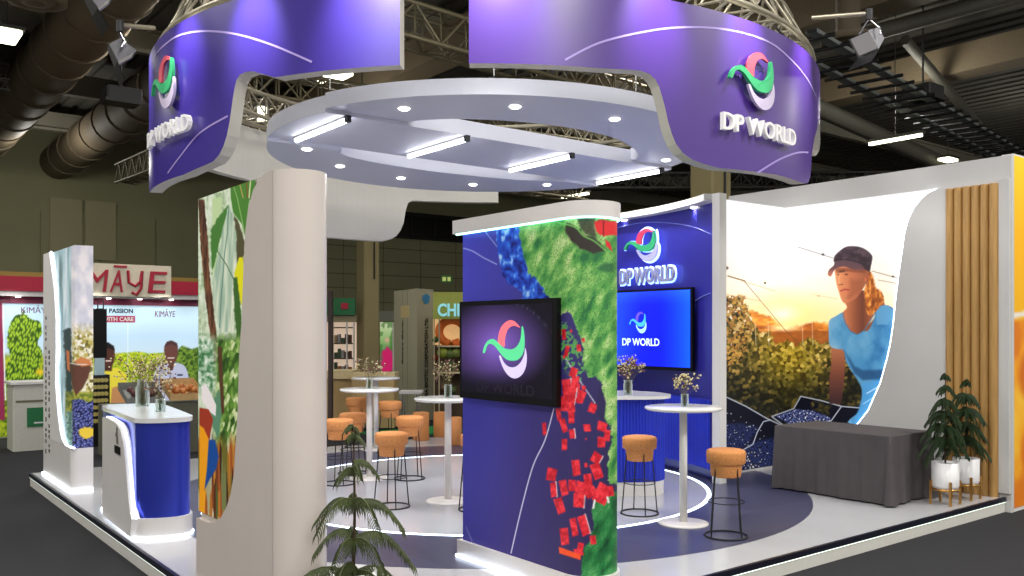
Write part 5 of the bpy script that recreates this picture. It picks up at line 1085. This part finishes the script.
for r in range(7):
    for c in range(4):
        x = a0+.05+c*(aw-a0-.03)/3.6; z = zr1-.09-r*.115; MB().tube([(x, b-.01, z), (x, b+.02, z)], .036, 10).build('jar_lid', jm, TT)
# produce display to the right behind the counter
PD = thing('produce_stand', (5.2, 12.4, CZ), 'low produce stand with tilted trays in front of the farmer posters', 'display stand')
qa0, qz0 = on_Y(166, 396, 14.5)[0], 0; a, b, z = on_Y(182, 402, 14.2)
steel = mat('grey_stand_metal', (120, 122, 118), .5, noise=.1); tray = mat('kraft_tray', (196, 160, 104), .7, noise=.12, nscale=8)
z -= .12; MB().box(a-1.1, a+1.0, b, b+.7, CZ, z+.1, bev=.02).build('stand_body', mat('olive_stand', (96, 96, 78), .7, noise=.1), PD)
for k, (dx, zz_) in enumerate(((-.85, .16), (-.2, .2), (.45, .18))):
    x = a+dx; MB().add([(x, b-.05, z+zz_-.05), (x+.55, b-.05, z+zz_-.05), (x+.55, b+.5, z+zz_+.17), (x, b+.5, z+zz_+.17), (x, b-.05, z+zz_+.06), (x+.55, b-.05, z+zz_+.06), (x+.55, b+.5, z+zz_+.28), (x, b+.5, z+zz_+.28)], [(0, 1, 2, 3), (0, 4, 5, 1), (1, 5, 6, 2), (2, 6, 7, 3), (3, 7, 4, 0)]).build('tray', tray if k else steel, PD)
    g = MB(); R = random.Random(k)
    for _ in range(22): g.ball((x+R.uniform(.06, .5), b+R.uniform(0, .45), z+zz_+.08+R.uniform(0, .08)), .05, 5, 0)
    g = g.build('fruit_heap', mat('fruit_%s' % ('plum', 'amber', 'olive')[k], ((92, 50, 50), (190, 120, 60), (130, 130, 60))[k], .5, noise=.3, nscale=10), PD); g['kind'] = 'stuff'
# ================================================================ booths in the middle distance
def onb(u, v, Y): return on_Y(u, v, Y)
G1 = thing('product_booth', (*B(-5, 24), CZ), 'lit product booth with green sign seen between pillar and column', 'booth')
Yb = 23.5
def quad_box(u0, u1, v0, v1, Y, d, mb=None):     # box whose camera-side face sits at depth Y, facing the camera
    mb = mb or MB(); x0 = (u0-512)/F*Y; x1 = (u1-512)/F*Y; z1 = H+(330-v0)*Y/F; z0 = H+(330-v1)*Y/F; z0 = max(z0, CZ)
    vs = []
    for z in (z0, z1):
        for X, YY in ((x0, Y), (x1, Y), (x1, Y+d), (x0, Y+d)): vs.append((*B(X, YY), z))
    mb.add(vs, [(0, 3, 2, 1), (4, 5, 6, 7), (0, 1, 5, 4), (1, 2, 6, 5), (2, 3, 7, 6), (3, 0, 4, 7)]); return mb
quad_box(300, 355, 298, 315, Yb-.1, .1).build('green_sign', MATS['green_sign'], G1); quad_box(341, 348, 303, 309, Yb-.13, .03).build('red_mark', red, G1)
quad_box(300, 356, 315, 322, Yb, .6).build('header', mat('dull_beige_header', (150, 140, 110), .7, noise=.05), G1)
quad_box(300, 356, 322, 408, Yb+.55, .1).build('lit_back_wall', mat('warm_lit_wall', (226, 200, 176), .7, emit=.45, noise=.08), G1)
for u in (332, 346, 353): quad_box(u, u+1.2, 322, 420, Yb, .08).build('post', whitem, G1)
for v in (327, 343, 358, 372): quad_box(333, 352, v, v+1.2, Yb+.15, .35).build('shelf', mat('dark_shelf', (90, 74, 54), .6, noise=.1), G1)
R = random.Random(5)
for v, n in ((343, 5), (358, 5), (372, 5)):
    for k in range(n):
        u = 334+k*3.6; h = R.uniform(5, 10); c = R.choice([(170, 110, 50), (90, 60, 40), (200, 170, 130), (60, 90, 60), (150, 150, 150)]); o = quad_box(u, u+2.6, v-h, v, Yb+.2, .15).build('product_box', mat('carton_%d_%d' % (c[0], c[1]), c, .6, noise=.15, nscale=8)); tag(o, 'small product carton on the shelves of the booth with the green sign', 'box', 'cartons on booth shelves')
wooden = mat('plywood_counter', (190, 160, 108), .6, noise=.1, nscale=4)
T = thing('plywood_counter', (*B(-4, 17.5), CZ), 'low plywood counter between the big pillar and the column', 'counter'); quad_box(326, 352, 378, 422, 18, .7).build('counter_body', wooden, T); quad_box(324, 353, 371, 379, 17.9, .9).build('countertop', mat('plywood_edge', (216, 196, 150), .5, noise=.06), T)
T = thing('plywood_counter', (*B(-2.6, 16.8), CZ), 'taller plywood counter behind the farthest high table', 'counter'); quad_box(352, 374, 380, 428, 17.2, .6).build('counter_body', wooden, T); quad_box(351, 395, 373, 380.5, 17.4, .6).build('countertop', MATS['plywood_edge'], T); quad_box(378, 394, 380, 428, 17.3, .6).build('side_panel', wooden, T)
o = quad_box(328, 331.5, 291, 430, 14.5, .15).build('dark_post', mat('dark_brown_post', (60, 46, 40), .6, noise=.1)); tag(o, 'thin dark brown post just right of the big pillar', 'post')
G2 = thing('flower_booth', (*B(-3.4, 26), CZ), 'small lit booth with pink flower print right of the column', 'booth')
def pinkp(P):
    u, v = P.u, P.v; P.c[:] = ramp((v-322)/60, [(0, (226, 236, 196)), (.3, (150, 196, 120)), (.6, (70, 130, 80)), (1, (110, 120, 90))]); P.mix((cells(u*.3, v*.22, 5)[1] > .6)*.6, (60, 120, 50)); P.poly([(382, 352), (388, 346), (393, 352), (395, 366), (388, 376), (381, 370)], (214, 36, 110), 2, wob=2); P.blob(387, 340, 4, 4, (226, 190, 160), .8)
def g2fn(s, t):
    u = 380+18*s; v = 384-62*t; return onb(u, v, 25.9)
print_grid('flower_poster', g2fn, 40, 60, pinkp, MATS['lit_poster'], G2)
quad_box(378, 396, 311, 321, 25.6, .3).build('header_sign', mat('grey_sign', (130, 134, 122), .6, noise=.05), G2); quad_box(378, 400, 321, 430, 26, .1).build('back_wall', MATS['dull_beige_header'], G2)
small = MB(); a, b, z = onb(386, 316, 25.5); f_ = lambda x, y, d: (*[c for c in onb(386+x*30, 316-y*30, 25.55-d)],)
put_text(small, 'FLORA', .34, .09, .02, f_, .02) if False else None
quad_box(392.5, 394, 323, 410, 25.4, .1).build('post', whitem, G2)
# tapered company tower
ET = thing('company_tower', (*B(-2, 19.3), CZ), 'square cream tower with vertical black lettering and a blue globe emblem', 'tower')
tw_m = mat('cream_tower', (160, 156, 132), .7, noise=.04); Yt = 19
e0 = B((394-512)/F*20.3, 20.3); e1 = B((417-512)/F*Yt, Yt); e2 = B((433.5-512)/F*19.5, 19.5); e3 = B((410-512)/F*21, 21)
zt = H+(330-288.5)*Yt/F
MB().prism([e0, e1, e2, e3], CZ, zt).build('tower_body', tw_m, ET, fixn=True)
def face_fn(p, q, off):
    P0 = np.array(p); P1 = np.array(q); d = (P1-P0)/np.hypot(*(P1-P0)); nn = np.array((d[1], -d[0])); Cc = (P0+P1)/2
    return lambda x, y, dd: (Cc[0]+d[0]*x+nn[0]*(off+dd), Cc[1]+d[1]*x+nn[1]*(off+dd), y)
f2 = face_fn(e1, e2, .0); f1 = face_fn(e0, e1, .0)
zz1 = H+(330-318)*19.3/F; zz0 = H+(330-400)*19.3/F
g = MB(); put_text(g, 'ASIA EXOTIC CORPORATION LTD.', zz1-zz0, .11, .01, lambda x, y, d: f2(-y+.03, x+(zz1+zz0)/2, d+.004), .02); g.build('vertical_lettering', blackm, ET)
zz1 = H+(330-320)*19.6/F; zz0 = H+(330-364)*19.6/F
g = MB(); put_text(g, 'Exotic Corp.', zz1-zz0, .09, .01, lambda x, y, d: f1(-y-.14, x+(zz1+zz0)/2, d+.004), .01); g.build('side_lettering', mat('grey_letters', (60, 60, 56), .5, noise=.02), ET)
g = MB(); zg = H+(330-299)*19.3/F; g.prism([(.13*cos(t)*(1+.1*sin(3*t)), .11*sin(t)) for t in np.linspace(0, 2*PI, 24)[:-1]], .002, .012, fn=lambda p, q, d: f2(p+.02, q+zg, d)); g.build('globe_emblem', mat('blue_globe', (60, 130, 170), .5, noise=.2, nscale=9), ET, fixn=True)
for x in (-.12, .12): g = MB(); g.prism([(-.006, CZ), (.006, CZ), (.006, zt), (-.006, zt)], .001, .004, fn=lambda p, q, d: f1(p+x*1.3, q, d)); g.build('panel_seam', MATS['wall_joint'], ET, fixn=True)
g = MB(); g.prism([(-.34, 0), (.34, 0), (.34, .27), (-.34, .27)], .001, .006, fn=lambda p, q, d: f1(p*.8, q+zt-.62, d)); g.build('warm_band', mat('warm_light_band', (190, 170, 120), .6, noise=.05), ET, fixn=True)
# booth with green header and shelves of fruit prints
G3 = thing('fruit_booth', (*B(-1.5, 18.2), CZ), 'booth with lime green lit header and shelves of fruit, left of the media panel', 'booth')
Y3 = 18.2
quad_box(433, 480, 292, 319, Y3, .12).build('lime_header', mat('lime_header', (150, 156, 66), .6, emit=.05, noise=.05), G3)
f3 = lambda x, y, d: (*B((436.5+x-512)/F*(Y3-d), Y3-d), H+(330-309-y)*0+H*0+((330-309)*(Y3)/F+y))
g = MB(); X0 = (436.5-512)/F*Y3; wch = (466-436.5)/F*Y3
put_text(g, 'CHI', .36*1.25, .27, .03, lambda x, y, d: (*B(X0+.25+x, Y3-.01-d), H+(330-310)*Y3/F+y), .03); g.build('header_lettering', mat('pale_cyan_letters', (150, 220, 230), .5, emit=.3, noise=.02), G3)
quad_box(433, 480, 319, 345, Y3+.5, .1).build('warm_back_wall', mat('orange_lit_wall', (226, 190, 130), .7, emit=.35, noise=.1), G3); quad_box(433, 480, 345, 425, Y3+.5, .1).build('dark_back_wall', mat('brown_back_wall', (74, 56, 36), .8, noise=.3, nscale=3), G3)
def ring3(): 
    c = B((452-512)/F*(Y3+.3), Y3+.3); zc3 = H+(330-332)*Y3/F
    X = (452-512)/F*(Y3+.3); m = MB(); pts = [(*B(X+.27*cos(t), Y3+.3), zc3+.25*sin(t)) for t in np.linspace(.3, 2*PI-.9, 26)]; return m.tube(pts, .09, 10)
ring3().build('orange_fruit_display', mat('orange_fruit', (226, 112, 30), .5, noise=.15, nscale=6), G3)
for v in (317, 345.5, 372): quad_box(437, 478, v, v+1.6, Y3+.1, .45).build('shelf', mat('pale_shelf', (206, 190, 150), .6, noise=.05), G3)
quad_box(438.5, 439.6, 319, 425, Y3+.05, .06).build('post', mat('pale_post', (170, 160, 130), .6, noise=.05), G3); quad_box(433.5, 434.5, 319, 425, Y3+.05, .06).build('post', MATS['pale_post'], G3)
R = random.Random(8)
for k, (u, v, r, c) in enumerate(((435.5, 340, .07, (60, 110, 40)), (435.5, 358, .07, (150, 60, 40)), (443, 353, .13, (140, 150, 50)), (450, 354, .12, (90, 110, 50)), (456, 353, .11, (120, 130, 60)), (444, 366, .1, (70, 90, 40)), (452, 366, .11, (60, 80, 40)), (436, 372, .08, (150, 120, 90)), (443, 388, .12, (90, 60, 40)), (452, 390, .12, (70, 80, 40)))):
    a, b, z = onb(u, v, Y3+.2); g = MB(); g.ball((a, b, z), r, 8, 0, .85); g.tube([(a, b, z+r*.8), (a+.01, b, z+r*1.15)], .012, 5); tag(g.build('fruit', mat('fruit_skin_%d' % k, c, .5, noise=.3, nscale=12), org=(a, b, z-r)), 'round fruit on the shelves of the lime green booth', 'fruit', 'fruit on booth shelves')
# white table with metal legs and green mat
T = thing('side_table', (*B(-1.9, 16), CZ), 'small white table with thin metal legs before the cream tower', 'table'); quad_box(399, 421, 391.5, 394, 16, .45).build('tabletop', whitem, T)
for u, Y in ((401, 16.02), (419, 16.02), (404, 16.4), (416, 16.4)):
    a, b, z = onb(u, 394, Y); MB().tube([(a, b, z), (a+.04, b, CZ)], .014, 6).build('leg', chrome, T)
g = quad_box(398, 438, 414, 416, 17.2, 1.2); a, b = B(-1.9, 17); o = MB().box(a-.9, a+.9, b-.5, b+.6, CZ, CZ+.02).build('green_mat', mat('green_carpet', (10, 130, 60), .9, noise=.1), org=(a, b, CZ)); tag(o, 'bright green carpet patch beyond the back of the stand', 'carpet')
a, b, z = onb(446, 279-3, 30); 
g = thing('exit_sign', onb(446.5, 279, 29), 'green exit sign high on the far wall', 'sign'); quad_box(441, 452, 275.5, 282.5, 29, .08).build('sign_box', mat('exit_green', (40, 90, 40), .5, emit=.25, noise=.05), g); quad_box(442.5, 446, 277, 281, 28.96, .03).build('arrow_mark', mat('exit_pale', (200, 210, 120), .5, emit=.3), g); quad_box(447.5, 450.5, 277, 281, 28.96, .03).build('figure_mark', MATS['exit_pale'], g)
# ================================================================ light
w = bpy.data.worlds.new('hall_ambient'); SC.world = w; w.use_nodes = True; w.node_tree.nodes['Background'].inputs[0].default_value = (1, .97, .93, 1); w.node_tree.nodes['Background'].inputs[1].default_value = WORLD
def area(name, loc, size, energy, col=(1, .97, .93), rot=(0, 0, 0), sy=None):
    l = bpy.data.lights.new(name, 'AREA'); l.energy = energy; l.size = size; l.color = col
    if sy: l.shape = 'RECTANGLE'; l.size_y = sy
    o = bpy.data.objects.new(name, l); COL.objects.link(o); o.location = loc; o.rotation_euler = rot; return o
def spot(name, loc, aim, energy, ang=60, blend=.5, col=(1, .98, .95), r=.03):
    l = bpy.data.lights.new(name, 'SPOT'); l.energy = energy; l.spot_size = ang*D2R; l.spot_blend = blend; l.color = col; l.shadow_soft_size = r
    o = bpy.data.objects.new(name, l); COL.objects.link(o); o.location = loc; o.rotation_euler = (Vector(aim)-Vector(loc)).to_track_quat('-Z', 'Y').to_euler(); return o
# unseen area lights added overhead to light the stand, standing in for hall fixtures
for k, (x, y, e) in enumerate(((-5, -1, 260), (4, -1.5, 300), (-9, 8, 220), (9, 6, 240), (0, 6.5, 160), (-6, 17, 240), (4, 20, 200))):
    area('overhead_fill', (x, y, 8.4), 2.2, e*HB)
for k, (x, y, z, e) in enumerate(((-12, 14, 6.6, 160), (-4, 20, 6.4, 240), (3, 26, 7, 400), (9, 20, 7, 360), (14, 14, 7, 300), (16, 27, 7, 380), (-14, 26, 7, 420), (0, 14, 6.8, 160))):
    l = bpy.data.lights.new('hall_fill', 'POINT'); l.energy = e*HL; l.color = (1, .96, .88); l.shadow_soft_size = .3; o = bpy.data.objects.new('hall_fill', l); COL.objects.link(o); o.location = (x, y, z)  # point fills added to brighten the roof and far hall
# wall washers on the fascias
for u, e, an in ((149.5, 26, 34), (187, 34, 34), (254, 42, 34), (372, 42, 50), (500, 42, 50), (655, 40, 34), (745, 40, 34), (803, 34, 34)):
    th = th_of(u)[0]; R2 = FR+.6; p = (FX+R2*sin(th), FY-R2*cos(th), 4.95); q = (FX+FR*sin(th), FY-FR*cos(th), 4.25); spot('fascia_spot', p, q, e*FS, an+10, 1, r=.06)
# canopy downlights and tubes
for a, b, z in DLS: p = W(a, b, z-.03); spot('canopy_downlight', p, (p.x, p.y, 0), 26*DL, 100, .6)
for a in TUB: o = area('canopy_tube', W(a, 3.93, 3.80), .06, 22*DL, (1, 1, 1), (0, 0, ROT), 1.15)
for u, v in ((695, 207), (664, 214.5), (625, 220)):
    a, b = on_z(u, v+.3, 3.37); p = W(a, b, 3.34); q = W(a+.04, b, 0); spot('wall_downlight', p, q, 14*DL, 110, .6)
# exporter booth spots, mural wash
for a in (-.8, .6, 2.0, 3.2, 4.4, 5.6): p = W(a, KB-.9, 2.6); spot('booth_spot', p, W(a, KB, 1.2), 26*DL, 110, .8)
for b in (.5, 1.3, 2.1): p = W(6.9, b, 3.9); spot('mural_spot', p, W(8.1, b, 1.9), 30*MU, 90, .9)
# ================================================================ camera
cam = bpy.data.cameras.new('camera'); co = bpy.data.objects.new('camera', cam); COL.objects.link(co); SC.camera = co
co.location = (0, 0, H); co.rotation_euler = (PI/2, 0, 0); cam.sensor_width = 36; cam.lens = 36*F/1024; cam.shift_y = 42/1024; cam.clip_end = 200; cam.clip_start = .05
vs = SC.view_settings; vs.view_transform = 'Standard'; vs.look = 'None'; vs.gamma = 1; vs.use_curve_mapping = False; vs.exposure = EXPO
bpy.data.batch_remove([m for m in bpy.data.curves])
